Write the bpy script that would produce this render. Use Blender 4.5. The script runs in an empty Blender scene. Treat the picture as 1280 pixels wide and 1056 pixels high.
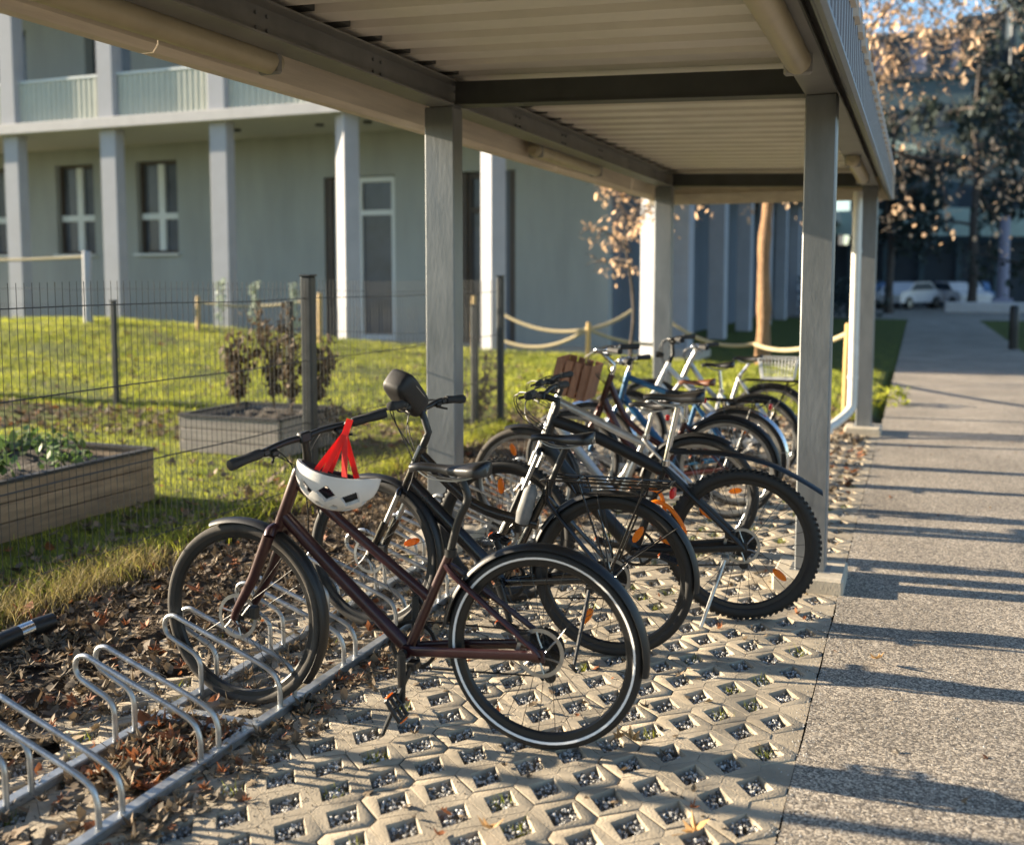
import bpy, math, random
import numpy as np
from mathutils import Vector, Matrix
random.seed(7); rng=np.random.default_rng(7)
SC=bpy.context.scene; COL=SC.collection
PI=math.pi; rad=math.radians
# ------------------------------------------------------------------ camera
YAW=rad(21.499); PIT=rad(4.8928); CH=1.63
cam=bpy.data.cameras.new('camera'); co=bpy.data.objects.new('camera',cam); COL.objects.link(co); SC.camera=co
co.location=(0,0,CH); co.rotation_euler=(PI/2-PIT,0,YAW)
cam.sensor_width=36; cam.lens=36*1285/1280; cam.shift_y=-71/1280
cam.clip_start=.05; cam.clip_end=600
cam.dof.use_dof=True; cam.dof.focus_distance=4.25
cam.dof.aperture_fstop=cam.lens/1000/.022
# ------------------------------------------------------------------ light
SUN_AZ=rad(95.2); SUN_EL=rad(15.7)     # azimuth measured from +Y towards -X
sd=Vector((-math.sin(SUN_AZ)*math.cos(SUN_EL), math.cos(SUN_AZ)*math.cos(SUN_EL), math.sin(SUN_EL)))
sl=bpy.data.lights.new('sun','SUN'); sl.energy=5.0; sl.angle=rad(.55); sl.color=(1,.84,.62)
so=bpy.data.objects.new('sun',sl); COL.objects.link(so); so.rotation_euler=sd.to_track_quat('Z','Y').to_euler()
W=bpy.data.worlds.new('World'); SC.world=W; W.use_nodes=True
nt=W.node_tree; sky=nt.nodes.new('ShaderNodeTexSky'); sky.sky_type='NISHITA'; sky.sun_disc=False
sky.air_density=1.0; sky.dust_density=.4; sky.ozone_density=2.5; sky.sun_elevation=SUN_EL; sky.sun_rotation=-SUN_AZ
bg=nt.nodes['Background']; bg.inputs[1].default_value=.072; nt.links.new(sky.outputs[0],bg.inputs[0])
SC.view_settings.view_transform='Standard'; SC.view_settings.look='None'; SC.view_settings.exposure=2.08; SC.view_settings.gamma=1
# ------------------------------------------------------------------ materials
def rgb(h):
    h=h.lstrip('#'); c=[int(h[i:i+2],16)/255 for i in (0,2,4)]
    return tuple((x/12.92 if x<=.04045 else ((x+.055)/1.055)**2.4) for x in c)
def mat(name,col,rough=.6,metal=0,var=.15,scale=8,bump=.0,bscale=60,col2=None,detail=4,spec=.5,coat=0,transl=0,stretch=(1,1,1),island=0,bdist=.005):
    m=bpy.data.materials.new(name); m.use_nodes=True; t=m.node_tree; N=t.nodes; L=t.links
    b=N['Principled BSDF']; b.inputs['Roughness'].default_value=rough; b.inputs['Metallic'].default_value=metal
    b.inputs['Specular IOR Level'].default_value=spec; b.inputs['Coat Weight'].default_value=coat; b.inputs['Coat Roughness'].default_value=.15
    if isinstance(col,str): col=rgb(col)
    if isinstance(col2,str): col2=rgb(col2)
    if col2 is None: col2=tuple(min(1,c*(1+var)) for c in col); col=tuple(c*(1-var) for c in col)
    g=N.new('ShaderNodeNewGeometry'); mp=N.new('ShaderNodeMapping'); mp.inputs['Scale'].default_value=stretch; L.new(g.outputs['Position'],mp.inputs['Vector'])
    n=N.new('ShaderNodeTexNoise'); n.inputs['Scale'].default_value=scale; n.inputs['Detail'].default_value=detail; n.inputs['Roughness'].default_value=.6; L.new(mp.outputs[0],n.inputs['Vector'])
    r=N.new('ShaderNodeMapRange'); r.inputs[1].default_value=.3; r.inputs[2].default_value=.7; L.new(n.outputs['Fac'],r.inputs[0])
    mx=N.new('ShaderNodeMix'); mx.data_type='RGBA'; mx.inputs[6].default_value=(*col,1); mx.inputs[7].default_value=(*col2,1); L.new(r.outputs[0],mx.inputs[0])
    out=mx.outputs[2]
    if island:
        hs=N.new('ShaderNodeHueSaturation'); mr=N.new('ShaderNodeMapRange'); mr.inputs[3].default_value=1-island; mr.inputs[4].default_value=1+island
        L.new(g.outputs['Random Per Island'],mr.inputs[0]); L.new(mr.outputs[0],hs.inputs['Value']); L.new(out,hs.inputs['Color']); out=hs.outputs[0]
    L.new(out,b.inputs['Base Color'])
    rr=N.new('ShaderNodeMapRange'); rr.inputs[3].default_value=max(.03,rough-.12); rr.inputs[4].default_value=min(1,rough+.12); L.new(n.outputs['Fac'],rr.inputs[0]); L.new(rr.outputs[0],b.inputs['Roughness'])
    if bump:
        n2=N.new('ShaderNodeTexNoise'); n2.inputs['Scale'].default_value=bscale; n2.inputs['Detail'].default_value=5; L.new(mp.outputs[0],n2.inputs['Vector'])
        bp=N.new('ShaderNodeBump'); bp.inputs['Strength'].default_value=bump; bp.inputs['Distance'].default_value=bdist; L.new(n2.outputs['Fac'],bp.inputs['Height']); L.new(bp.outputs[0],b.inputs['Normal'])
    if transl:
        tr=N.new('ShaderNodeBsdfTranslucent'); L.new(out,tr.inputs['Color']); ms=N.new('ShaderNodeMixShader'); ms.inputs[0].default_value=transl
        L.new(b.outputs[0],ms.inputs[1]); L.new(tr.outputs[0],ms.inputs[2]); L.new(ms.outputs[0],N['Material Output'].inputs['Surface'])
    return m
M={}
M['galv']=mat('galvanised steel',(.155,.165,.172),.42,.45,.3,9,.2,45,stretch=(1,1,.3),col2=(.215,.225,.23))
M['galv_tube']=mat('galvanised tube',(.42,.43,.43),.38,.8,.25,14,.15,120)
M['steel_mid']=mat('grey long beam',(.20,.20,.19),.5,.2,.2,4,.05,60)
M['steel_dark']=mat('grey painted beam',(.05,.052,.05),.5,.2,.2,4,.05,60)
M['concrete']=mat('concrete paver',(.22,.188,.140),.9,0,.22,5,.8,130,island=.12,bdist=.004,col2=(.42,.355,.262),detail=9)
M['plinth']=mat('concrete plinth',(.42,.37,.29),.9,0,.2,6,.4,120)
M['gravel']=mat('gravel chips',(.34,.335,.32),.75,0,.3,20,island=.65)
M['soil']=mat('dark soil',(.05,.04,.03),.95,0,.4,14,.8,60,bdist=.02)
M['rubber']=mat('tyre rubber',(.008,.0075,.007),.7,0,.4,10,.1,200,col2=(.020,.018,.015))
M['dusty_rubber']=mat('dusty tyre rubber',(.022,.019,.016),.85,0,.3,12,.1,200,col2=(.07,.06,.048))
M['black']=mat('black paint',(.006,.006,.007),.25,.1,.3,9,spec=.6,coat=.4)
M['black_matt']=mat('matt black plastic',(.007,.007,.007),.45,0,.3,12,.1,200)
M['grip']=mat('rubber grip',(.012,.012,.012),.7,0,.2,20,.3,300)
M['saddle']=mat('saddle vinyl',(.011,.0105,.0105),.33,0,.25,10,.15,400)
M['brown_saddle']=mat('brown leather saddle',(.13,.045,.018),.45,0,.25,14,.1,300)
M['wine']=mat('dark red frame paint',(.030,.007,.009),.36,.25,.2,6,coat=.35)
M['maroon']=mat('brown red frame paint',(.05,.012,.010),.35,.3,.2,6,coat=.4)
M['silver']=mat('brushed silver frame',(.45,.45,.44),.33,.75,.12,9)
M['white']=mat('white frame paint',(.6,.6,.58),.35,.0,.08,9,coat=.3)
M['blue']=mat('blue frame paint',(.02,.10,.22),.32,.3,.2,8,coat=.5)
M['chrome']=mat('polished steel',(.6,.6,.6),.2,1,.08,9)
M['alloy']=mat('worn alloy',(.35,.35,.34),.38,.85,.2,16)
M['spoke']=mat('spoke steel',(.25,.25,.25),.35,.9,.2,16)
M['dspoke']=mat('black spoke',(.02,.02,.02),.35,.4,.2,16)
M['refl']=mat('reflective tape',(.75,.75,.74),.35,.0,.05,30)
M['orange']=mat('orange reflector',(.95,.30,.01),.25,0,.1,300,.3,500,transl=.5,spec=.8)
M['redlens']=mat('red lens',(.6,.02,.02),.3,0,.1,40,transl=.2)
M['redstrap']=mat('neon red strap',(.9,.05,.035),.6,0,.06,40,.1,300,transl=.35)
M['dull_bag']=mat('dull grey bag',(.16,.16,.155),.6,.1,.3,30)
M['helmet']=mat('white helmet shell',(.62,.60,.57),.35,0,.05,10,coat=.3)
M['foam']=mat('dark foam',(.03,.03,.03),.9,0,.2,30)
M['crate']=mat('varnished wood',(.20,.085,.04),.6,0,.3,5,.35,40,stretch=(14,14,1.2),col2=(.36,.17,.09),island=.2)
M['bag']=mat('black nylon',(.011,.010,.010),.6,0,.25,12,.2,300)
M['plank']=mat('larch plank',(.15,.105,.065),.75,0,.3,3,.4,30,stretch=(8,1,10),col2=(.30,.22,.14),island=.15)
M['oldplank']=mat('weathered plank',(.20,.175,.15),.8,0,.3,3,.4,30,stretch=(1,8,10),col2=(.34,.30,.26),island=.15)
M['liner']=mat('bed liner',(.02,.02,.022),.6,0,.2,10)
M['post_green']=mat('anthracite post',(.03,.034,.036),.45,.2,.2,10)
M['wire']=mat('anthracite wire',(.045,.048,.048),.5,.2,.2,10)
M['wood_yellow']=mat('robinia post',(.42,.28,.10),.75,0,.25,4,.4,30,stretch=(6,6,1))
M['rope']=mat('natural rope',(.36,.30,.18),.85,0,.2,60,.6,200)
M['timber']=mat('peeled log',(.16,.085,.04),.75,0,.35,5,1.0,14,stretch=(4,4,.8),bdist=.05,col2=(.42,.24,.11),detail=8)
M['plaster']=mat('grey green plaster',(.31,.33,.315),.9,0,.12,1.3,.2,30,stretch=(1,1,.22))
M['column']=mat('pale concrete column',(.37,.375,.40),.85,0,.08,2,.1,60)
M['slab']=mat('light slab edge',(.55,.52,.50),.85,0,.08,3,.1,60)
M['soffit']=mat('soffit plaster',(.48,.47,.40),.9,0,.05,2)
M['railing']=mat('ribbed balcony sheet',(.48,.49,.42),.6,0,.06,3)
M['winframe']=mat('white window frame',(.62,.66,.66),.5,0,.04,5)
M['glass']=mat('dark window glass',(.08,.09,.11),.2,0,.3,1.2,spec=.35)
M['brown']=mat('brown door frame',(.06,.045,.035),.6,0,.15,5)
M['roofsheet']=mat('cream corrugated steel',(.72,.68,.60),.5,.1,.07,2.5,.05,60)
M['fasciaboard']=mat('formed concrete board',(.62,.55,.44),.85,0,.14,2.5,.3,30,stretch=(3,.6,9))
M['outer']=mat('outer fascia sheet',(.15,.135,.135),.45,.4,.12,3)
M['lamp']=mat('lamp diffuser',(.50,.44,.30),.35,0,.1,6,transl=.2)
M['lampbody']=mat('lamp housing',(.25,.25,.24),.5,0,.1,6)
M['pipe']=mat('zinc downpipe',(.62,.62,.58),.45,.2,.08,8)
M['bark']=mat('bark',(.07,.055,.045),.9,0,.3,9,.7,30,bdist=.02)
M['leaf_gold']=mat('golden autumn leaf',(.80,.54,.34),.6,0,.3,3,transl=.55,island=.35)
M['leaf_litter']=mat('dry fallen leaf',(.085,.055,.032),.75,0,.3,2.5,.2,90,col2=(.22,.165,.10),transl=.15,island=.6)
M['leaf_rust']=mat('rust orange leaf',(.26,.095,.035),.7,0,.3,6,.2,90,transl=.25,island=.35)
M['leaf_tan']=mat('tan curled leaf',(.42,.25,.10),.7,0,.3,14,.3,60,transl=.25,island=.2)
M['twig']=mat('dry twig',(.20,.15,.10),.85,0,.3,9,island=.4)
M['grass']=mat('grass blade',(.12,.17,.012),.6,0,.35,1.6,col2=(.50,.50,.06),transl=.45,island=.35)
M['drygrass']=mat('straw grass',(.30,.24,.09),.7,0,.3,3,transl=.35,island=.35)
M['darkstalk']=mat('dried perennial',(.13,.095,.06),.85,0,.3,6,transl=.2,island=.4)
M['paleleaf']=mat('silver green leaf',(.36,.42,.34),.6,0,.2,6,transl=.3,island=.2)
M['greenleaf']=mat('strawberry leaf',(.09,.15,.04),.6,0,.3,6,transl=.35,island=.5)
M['farwall']=mat('far lilac plaster',(.28,.27,.34),.85,0,.06,.4)
M['farteal']=mat('far teal cladding',(.055,.09,.105),.6,0,.12,.3)
M['fardark']=mat('far dark glazing',(.035,.05,.065),.5,0,.3,.5,spec=.4)
M['awning']=mat('pale green canopy',(.42,.52,.44),.7,0,.08,1)
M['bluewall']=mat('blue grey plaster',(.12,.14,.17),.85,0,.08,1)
M['carwhite']=mat('white car paint',(.7,.68,.68),.25,0,.03,2,coat=.6)
M['carblue']=mat('blue car paint',(.12,.22,.38),.25,.2,.05,2,coat=.6)
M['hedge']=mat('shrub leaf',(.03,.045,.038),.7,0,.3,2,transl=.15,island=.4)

def asphalt():
    m=bpy.data.materials.new('exposed aggregate asphalt'); m.use_nodes=True; t=m.node_tree; N=t.nodes; L=t.links; b=N['Principled BSDF']
    g=N.new('ShaderNodeNewGeometry')
    v=N.new('ShaderNodeTexVoronoi'); v.inputs['Scale'].default_value=150; L.new(g.outputs['Position'],v.inputs['Vector'])
    v2=N.new('ShaderNodeTexVoronoi'); v2.inputs['Scale'].default_value=150; v2.feature='DISTANCE_TO_EDGE'; L.new(g.outputs['Position'],v2.inputs['Vector'])
    cr=N.new('ShaderNodeValToRGB'); e=cr.color_ramp.elements; e[0].position=0; e[0].color=(.08,.068,.056,1); e[1].position=1; e[1].color=(.62,.54,.43,1)
    a=e.new(.45); a.color=(.25,.213,.17,1)
    sp=N.new('ShaderNodeSeparateColor'); L.new(v.outputs['Color'],sp.inputs[0]); L.new(sp.outputs[0],cr.inputs[0])
    n=N.new('ShaderNodeTexNoise'); n.inputs['Scale'].default_value=1.1; n.inputs['Detail'].default_value=5; L.new(g.outputs['Position'],n.inputs['Vector'])
    mr=N.new('ShaderNodeMapRange'); mr.inputs[1].default_value=.3; mr.inputs[2].default_value=.7; mr.inputs[3].default_value=.72; mr.inputs[4].default_value=1.2; L.new(n.outputs['Fac'],mr.inputs[0])
    er=N.new('ShaderNodeMapRange'); er.inputs[1].default_value=0; er.inputs[2].default_value=.18; er.inputs[3].default_value=.62; L.new(v2.outputs['Distance'],er.inputs[0])
    mm=N.new('ShaderNodeMath'); mm.operation='MULTIPLY'; L.new(mr.outputs[0],mm.inputs[0]); L.new(er.outputs[0],mm.inputs[1])
    mx=N.new('ShaderNodeVectorMath'); mx.operation='SCALE'; L.new(cr.outputs[0],mx.inputs[0]); L.new(mm.outputs[0],mx.inputs['Scale'])
    L.new(mx.outputs[0],b.inputs['Base Color']); b.inputs['Roughness'].default_value=.9
    bp=N.new('ShaderNodeBump'); bp.inputs['Strength'].default_value=.55; bp.inputs['Distance'].default_value=.004; L.new(er.outputs[0],bp.inputs['Height'])
    n3=N.new('ShaderNodeTexNoise'); n3.inputs['Scale'].default_value=22; L.new(g.outputs['Position'],n3.inputs['Vector'])
    bp2=N.new('ShaderNodeBump'); bp2.inputs['Strength'].default_value=.5; bp2.inputs['Distance'].default_value=.008; L.new(n3.outputs['Fac'],bp2.inputs['Height']); L.new(bp.outputs[0],bp2.inputs['Normal'])
    L.new(bp2.outputs[0],b.inputs['Normal']); return m
M['asphalt']=asphalt()
# ------------------------------------------------------------------ mesh helpers
class MB:
    def __init__(s): s.v=[]; s.f=[]; s.m=[]; s.mi=0
    def add(s,vs,fs):
        o=len(s.v); s.v+=[tuple(p) for p in vs]; s.f+=[tuple(i+o for i in f) for f in fs]; s.m+=[s.mi]*len(fs)
    def box(s,c,d,R=None,b=0):
        x,y,z=[q/2 for q in d]; c=Vector(c)
        if b and b<min(x,y,z):
            pts=[];
            for sx in(-1,1):
                for sy in(-1,1):
                    for sz in(-1,1):
                        pts+=[Vector((sx*x,sy*(y-b),sz*(z-b))),Vector((sx*(x-b),sy*y,sz*(z-b))),Vector((sx*(x-b),sy*(y-b),sz*z))]
            def k(sx,sy,sz,a): return ((sx*2+sy)*2+sz)*3+a
            F=[]
            for q in(0,1):
                F+=[[k(q,0,0,0),k(q,1,0,0),k(q,1,1,0),k(q,0,1,0)],[k(0,q,0,1),k(1,q,0,1),k(1,q,1,1),k(0,q,1,1)],[k(0,0,q,2),k(1,0,q,2),k(1,1,q,2),k(0,1,q,2)]]
                for r in(0,1):
                    F+=[[k(q,r,0,0),k(q,r,0,1),k(q,r,1,1),k(q,r,1,0)],[k(q,0,r,0),k(q,0,r,2),k(q,1,r,2),k(q,1,r,0)],[k(0,q,r,1),k(0,q,r,2),k(1,q,r,2),k(1,q,r,1)]]
                    for t in(0,1): F.append([k(q,r,t,0),k(q,r,t,1),k(q,r,t,2)])
        else:
            pts=[Vector((sx*x,sy*y,sz*z)) for sx in(-1,1) for sy in(-1,1) for sz in(-1,1)]
            F=[(0,1,3,2),(4,6,7,5),(0,4,5,1),(2,3,7,6),(0,2,6,4),(1,5,7,3)]
        if R is not None: pts=[R@p for p in pts]
        s.add([p+c for p in pts],F)
    def bar(s,p,q,w,h,up=(0,0,1)):   # box from p to q
        p=Vector(p);q=Vector(q);d=q-p;l=d.length;d.normalize();u=Vector(up)
        a=d.cross(u)
        if a.length<1e-4: a=d.cross(Vector((0,1,0)))
        a.normalize();u=a.cross(d)
        vs=[]
        for e in(p,q):
            for i,j in((-1,-1),(1,-1),(1,1),(-1,1)): vs.append(e+a*i*w/2+u*j*h/2)
        s.add(vs,[(0,1,2,3),(7,6,5,4),(0,4,5,1),(1,5,6,2),(2,6,7,3),(3,7,4,0)])
    def tube(s,pts,r,n=8,cap=True,sq=None,closed=False):  # swept tube; r scalar or list; sq=(a,b) elliptical factors
        P=[Vector(p) for p in pts]; k=len(P); R=r if isinstance(r,(list,tuple)) else [r]*k
        T=[]
        for i in range(k):
            a=P[i-1] if (i>0 or closed) else P[i]; b=P[(i+1)%k] if (i<k-1 or closed) else P[i]
            t=b-a; T.append(t.normalized() if t.length>1e-9 else Vector((0,0,1)))
        u=T[0].cross(Vector((0,1,0)))
        if u.length<.05: u=T[0].cross(Vector((0,0,1)))
        u.normalize(); vs=[]
        for i in range(k):
            u=(u-T[i]*u.dot(T[i]));
            if u.length<1e-6: u=T[i].orthogonal()
            u.normalize(); w=T[i].cross(u)
            ea,eb=sq if sq else (1,1)
            for j in range(n):
                a=2*PI*j/n; vs.append(P[i]+(u*math.cos(a)*ea+w*math.sin(a)*eb)*R[i])
        fs=[]
        for i in range(k if closed else k-1):
            o=i*n;q=((i+1)%k)*n
            for j in range(n): fs.append((o+j,o+(j+1)%n,q+(j+1)%n,q+j))
        if cap and not closed: fs+= [tuple(range(n-1,-1,-1)),tuple(range((k-1)*n,k*n))]
        s.add(vs,fs)
    def ring(s,c,prof,n=64,a0=0,a1=2*PI,ax='y'):  # prof: list of (radius, y) closed profile; ring about y axis through c
        full=abs(a1-a0-2*PI)<1e-6; k=n if full else n+1; m=len(prof); vs=[]
        for i in range(k):
            a=a0+(a1-a0)*i/n
            for r,y in prof: vs.append((c[0]+r*math.cos(a),c[1]+y,c[2]+r*math.sin(a)))
        fs=[]
        for i in range(n):
            p=i*m;q=((i+1)%k)*m
            for j in range(m): fs.append((p+j,p+(j+1)%m,q+(j+1)%m,q+j))
        if not full: fs+=[tuple(range(m-1,-1,-1)),tuple(range((k-1)*m,k*m))]
        s.add(vs,fs)
    def disc(s,c,r,th,n=24,ax=1):
        c=Vector(c); vs=[]
        for t in(-th/2,th/2):
            for i in range(n):
                a=2*PI*i/n; x,y=r*math.cos(a),r*math.sin(a)
                vs.append(c+(Vector((x,t,y)) if ax==1 else Vector((x,y,t)) if ax==2 else Vector((t,x,y))))
        s.add(vs,[tuple(range(n-1,-1,-1)),tuple(range(n,2*n))]+[(i,(i+1)%n,n+(i+1)%n,n+i) for i in range(n)])
    def ell(s,c,r,n=12,m=8,R=None):
        vs=[];c=Vector(c)
        for i in range(m+1):
            t=PI*i/m
            for j in range(n):
                a=2*PI*j/n; p=Vector((r[0]*math.sin(t)*math.cos(a),r[1]*math.sin(t)*math.sin(a),r[2]*math.cos(t)))
                if R is not None:p=R@p
                vs.append(p+c)
        s.add(vs,[(i*n+j,i*n+(j+1)%n,(i+1)*n+(j+1)%n,(i+1)*n+j) for i in range(m) for j in range(n)])
    def prism(s,poly,a,b,ax):  # poly 2d pts extruded along axis ax from a to b
        n=len(poly);vs=[]
        for t in(a,b):
            for p,q in poly: vs.append((t,p,q) if ax==0 else (p,t,q) if ax==1 else (p,q,t))
        s.add(vs,[tuple(range(n-1,-1,-1)),tuple(range(n,2*n))]+[(i,(i+1)%n,n+(i+1)%n,n+i) for i in range(n)])
    def build(s,name,m,parent=None,sharp=35,loc=None):
        me=bpy.data.meshes.new(name); me.from_pydata(s.v,[],s.f)
        for q in (m if isinstance(m,(list,tuple)) else [m]): me.materials.append(M[q] if isinstance(q,str) else q)
        if any(s.m): me.polygons.foreach_set('material_index',s.m)
        me.polygons.foreach_set('use_smooth',[True]*len(me.polygons))
        me.set_sharp_from_angle(angle=rad(sharp)); me.update()
        o=bpy.data.objects.new(name,me); COL.objects.link(o)
        if loc: o.location=loc
        if parent: o.parent=parent
        return o
def npmesh(name,V,F,m,parent=None,smooth=False,tri=None):   # V (n,3), F (k,c) uniform faces
    me=bpy.data.meshes.new(name); V=np.asarray(V,np.float32); F=np.asarray(F,np.int32); k,c=F.shape
    me.vertices.add(len(V)); me.vertices.foreach_set('co',V.ravel()); me.loops.add(k*c); me.loops.foreach_set('vertex_index',F.ravel())
    me.polygons.add(k); me.polygons.foreach_set('loop_start',np.arange(0,k*c,c,dtype=np.int32)); me.polygons.foreach_set('loop_total',np.full(k,c,np.int32))
    me.polygons.foreach_set('use_smooth',np.full(k,smooth)); me.update(calc_edges=True); me.validate()
    me.materials.append(M[m]); o=bpy.data.objects.new(name,me); COL.objects.link(o)
    if parent:o.parent=parent
    return o
def tag(o,label,cat,group=None):
    o['label']=label;o['category']=cat
    if group:o['group']=group
    return o
def kind(o,k): o['kind']=k; return o
def thing(name,label,cat,loc=(0,0,0),rz=0,group=None):
    o=bpy.data.objects.new(name,None); COL.objects.link(o); o.location=loc; o.rotation_euler=(0,0,rz); o.empty_display_size=.1
    return tag(o,label,cat,group)
def copy_tree(o,parent=None):
    c=o.copy(); COL.objects.link(c); c.parent=parent
    for ch in list(o.children): copy_tree(ch,c)
    return c
def smoothline(P,k=6,closed=False):  # Catmull-Rom
    P=[Vector(p) for p in P]; n=len(P); out=[]
    for i in range(n if closed else n-1):
        a=P[(i-1)%n] if (closed or i>0) else P[0]; b=P[i]; c=P[(i+1)%n]; d=P[(i+2)%n] if (closed or i<n-2) else P[-1]
        for j in range(k):
            t=j/k; out.append(.5*((2*b)+(c-a)*t+(2*a-5*b+4*c-d)*t*t+(3*b-a-3*c+d)*t**3))
    if not closed: out.append(P[-1])
    return out
# ------------------------------------------------------------------ GROUND
XE=[-24,-19.8,-16.9,-14.0,-10.9,-7.7,-4.5,-2.2,-.6,30]; ZE=[.66,.65,.70,.53,.33,.20,.14,.06,0,0]
def sstep(a,b,x): t=np.clip((x-a)/(b-a),0,1); return t*t*(3-2*t)
def hgt(X,Y):
    X=np.asarray(X,float);Y=np.asarray(Y,float)
    e=np.interp(X,XE,ZE)*sstep(9.5,18,Y)*(1-sstep(18.7,19.2,Y)) + np.where(Y>18.9,0,0)
    b=.012*np.sin(X*2.1+Y*1.3)*np.sin(Y*1.7-X)+.006*np.sin(X*7+1)*np.sin(Y*6.1)
    lawn=np.where(X<-4.2,1,sstep(12.1,12.8,Y)*(X<-.4))
    pav=(X>-3.2)&(X<6.9)&(Y<12.1)
    z=e+b*np.where(X<-3.3,1,0)*(Y<18)
    z=np.where(pav|((X>-.45)&(Y<19.1)),-.055,z); z=np.where((Y>=19.1)&(X>-.45),-.012,z)
    z=np.where(X>6.9,-.02,z)
    return z
gx=np.unique(np.concatenate([np.linspace(-260,-26,14),np.arange(-26,-4,.25),np.arange(-4.2,-.2,.05),np.arange(-.2,8,.5),np.linspace(8,260,14)]))
gy=np.unique(np.concatenate([np.linspace(-120,-2,10),np.arange(-2,12,.16),np.arange(12,20,.2),np.linspace(20,420,24)]))
GX,GY=np.meshgrid(gx,gy,indexing='ij'); GZ=hgt(GX,GY); nx,ny=len(gx),len(gy)
V=np.stack([GX.ravel(),GY.ravel(),GZ.ravel()],1); I=np.arange(nx*ny).reshape(nx,ny)
Fq=np.stack([I[:-1,:-1].ravel(),I[1:,:-1].ravel(),I[1:,1:].ravel(),I[:-1,1:].ravel()],1)
def groundmat():
    m=bpy.data.materials.new('lawn and soil'); m.use_nodes=True; t=m.node_tree;N=t.nodes;L=t.links;b=N['Principled BSDF']; b.inputs['Roughness'].default_value=.95; b.inputs['Specular IOR Level'].default_value=.2
    g=N.new('ShaderNodeNewGeometry'); s=N.new('ShaderNodeSeparateXYZ'); L.new(g.outputs['Position'],s.inputs[0])
    n=N.new('ShaderNodeTexNoise'); n.inputs['Scale'].default_value=1.6; n.inputs['Detail'].default_value=8; n.inputs['Roughness'].default_value=.7; L.new(g.outputs['Position'],n.inputs['Vector'])
    a=N.new('ShaderNodeMath'); a.operation='MULTIPLY_ADD'; a.inputs[1].default_value=.9; L.new(n.outputs['Fac'],a.inputs[0]); L.new(s.outputs['X'],a.inputs[2])
    r=N.new('ShaderNodeMapRange'); r.inputs[1].default_value=-3.75; r.inputs[2].default_value=-3.95; L.new(a.outputs[0],r.inputs[0])
    ry=N.new('ShaderNodeMapRange'); ry.inputs[1].default_value=12.3; ry.inputs[2].default_value=13.2; L.new(s.outputs['Y'],ry.inputs[0])
    mxx=N.new('ShaderNodeMath'); mxx.operation='MAXIMUM'; L.new(r.outputs[0],mxx.inputs[0]); L.new(ry.outputs[0],mxx.inputs[1])
    so_=N.new('ShaderNodeValToRGB'); e=so_.color_ramp.elements; e[0].color=(.03,.022,.016,1); e[1].color=(.11,.08,.05,1); e[0].position=.35; e[1].position=.7; L.new(n.outputs['Fac'],so_.inputs[0])
    gr=N.new('ShaderNodeValToRGB'); e=gr.color_ramp.elements; e[0].color=(.03,.045,.012,1); e[1].color=(.13,.15,.02,1); e[0].position=.3; e[1].position=.7
    n2=N.new('ShaderNodeTexNoise'); n2.inputs['Scale'].default_value=5; n2.inputs['Detail'].default_value=6; L.new(g.outputs['Position'],n2.inputs['Vector']); L.new(n2.outputs['Fac'],gr.inputs[0])
    mx=N.new('ShaderNodeMix'); mx.data_type='RGBA'; L.new(mxx.outputs[0],mx.inputs[0]); L.new(so_.outputs[0],mx.inputs[6]); L.new(gr.outputs[0],mx.inputs[7]); L.new(mx.outputs[2],b.inputs['Base Color'])
    bp=N.new('ShaderNodeBump'); bp.inputs['Strength'].default_value=.9; bp.inputs['Distance'].default_value=.03; n3=N.new('ShaderNodeTexNoise'); n3.inputs['Scale'].default_value=45; n3.inputs['Detail'].default_value=5; L.new(g.outputs['Position'],n3.inputs['Vector']); L.new(n3.outputs['Fac'],bp.inputs['Height']); L.new(bp.outputs[0],b.inputs['Normal'])
    return m
M['ground']=groundmat()
kind(npmesh('ground',V,Fq,'ground',smooth=True),'structure')
# path
b=MB(); n=160; vs=[]
for i in range(n+1):
    y=-5+24.2*i/n+ (0 if i<n else 0); vs.append((-.331+.002*math.sin(y*9)+random.uniform(-.003,.003),y,.002))
vs2=[(12,-5,.002),(12,19.2,.002)]; b.add(vs+vs2,[tuple(range(n+1))+(n+2,n+1)]); b.add([(-.331,19.2,.002),(2.2,19.2,.002),(2.2,43,.002),(-.331,43,.002)],[(0,1,2,3)]); b.add([(-8,43,.002),(16,43,.002),(16,80,.002),(-8,80,.002)],[(0,1,2,3)])
b.add([(-.335,-5,.002),(12,-5,.002),(12,-5,-.06),(-.335,-5,-.06)],[(0,1,2,3)])
o=kind(b.build('path','asphalt'),'structure')
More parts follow.
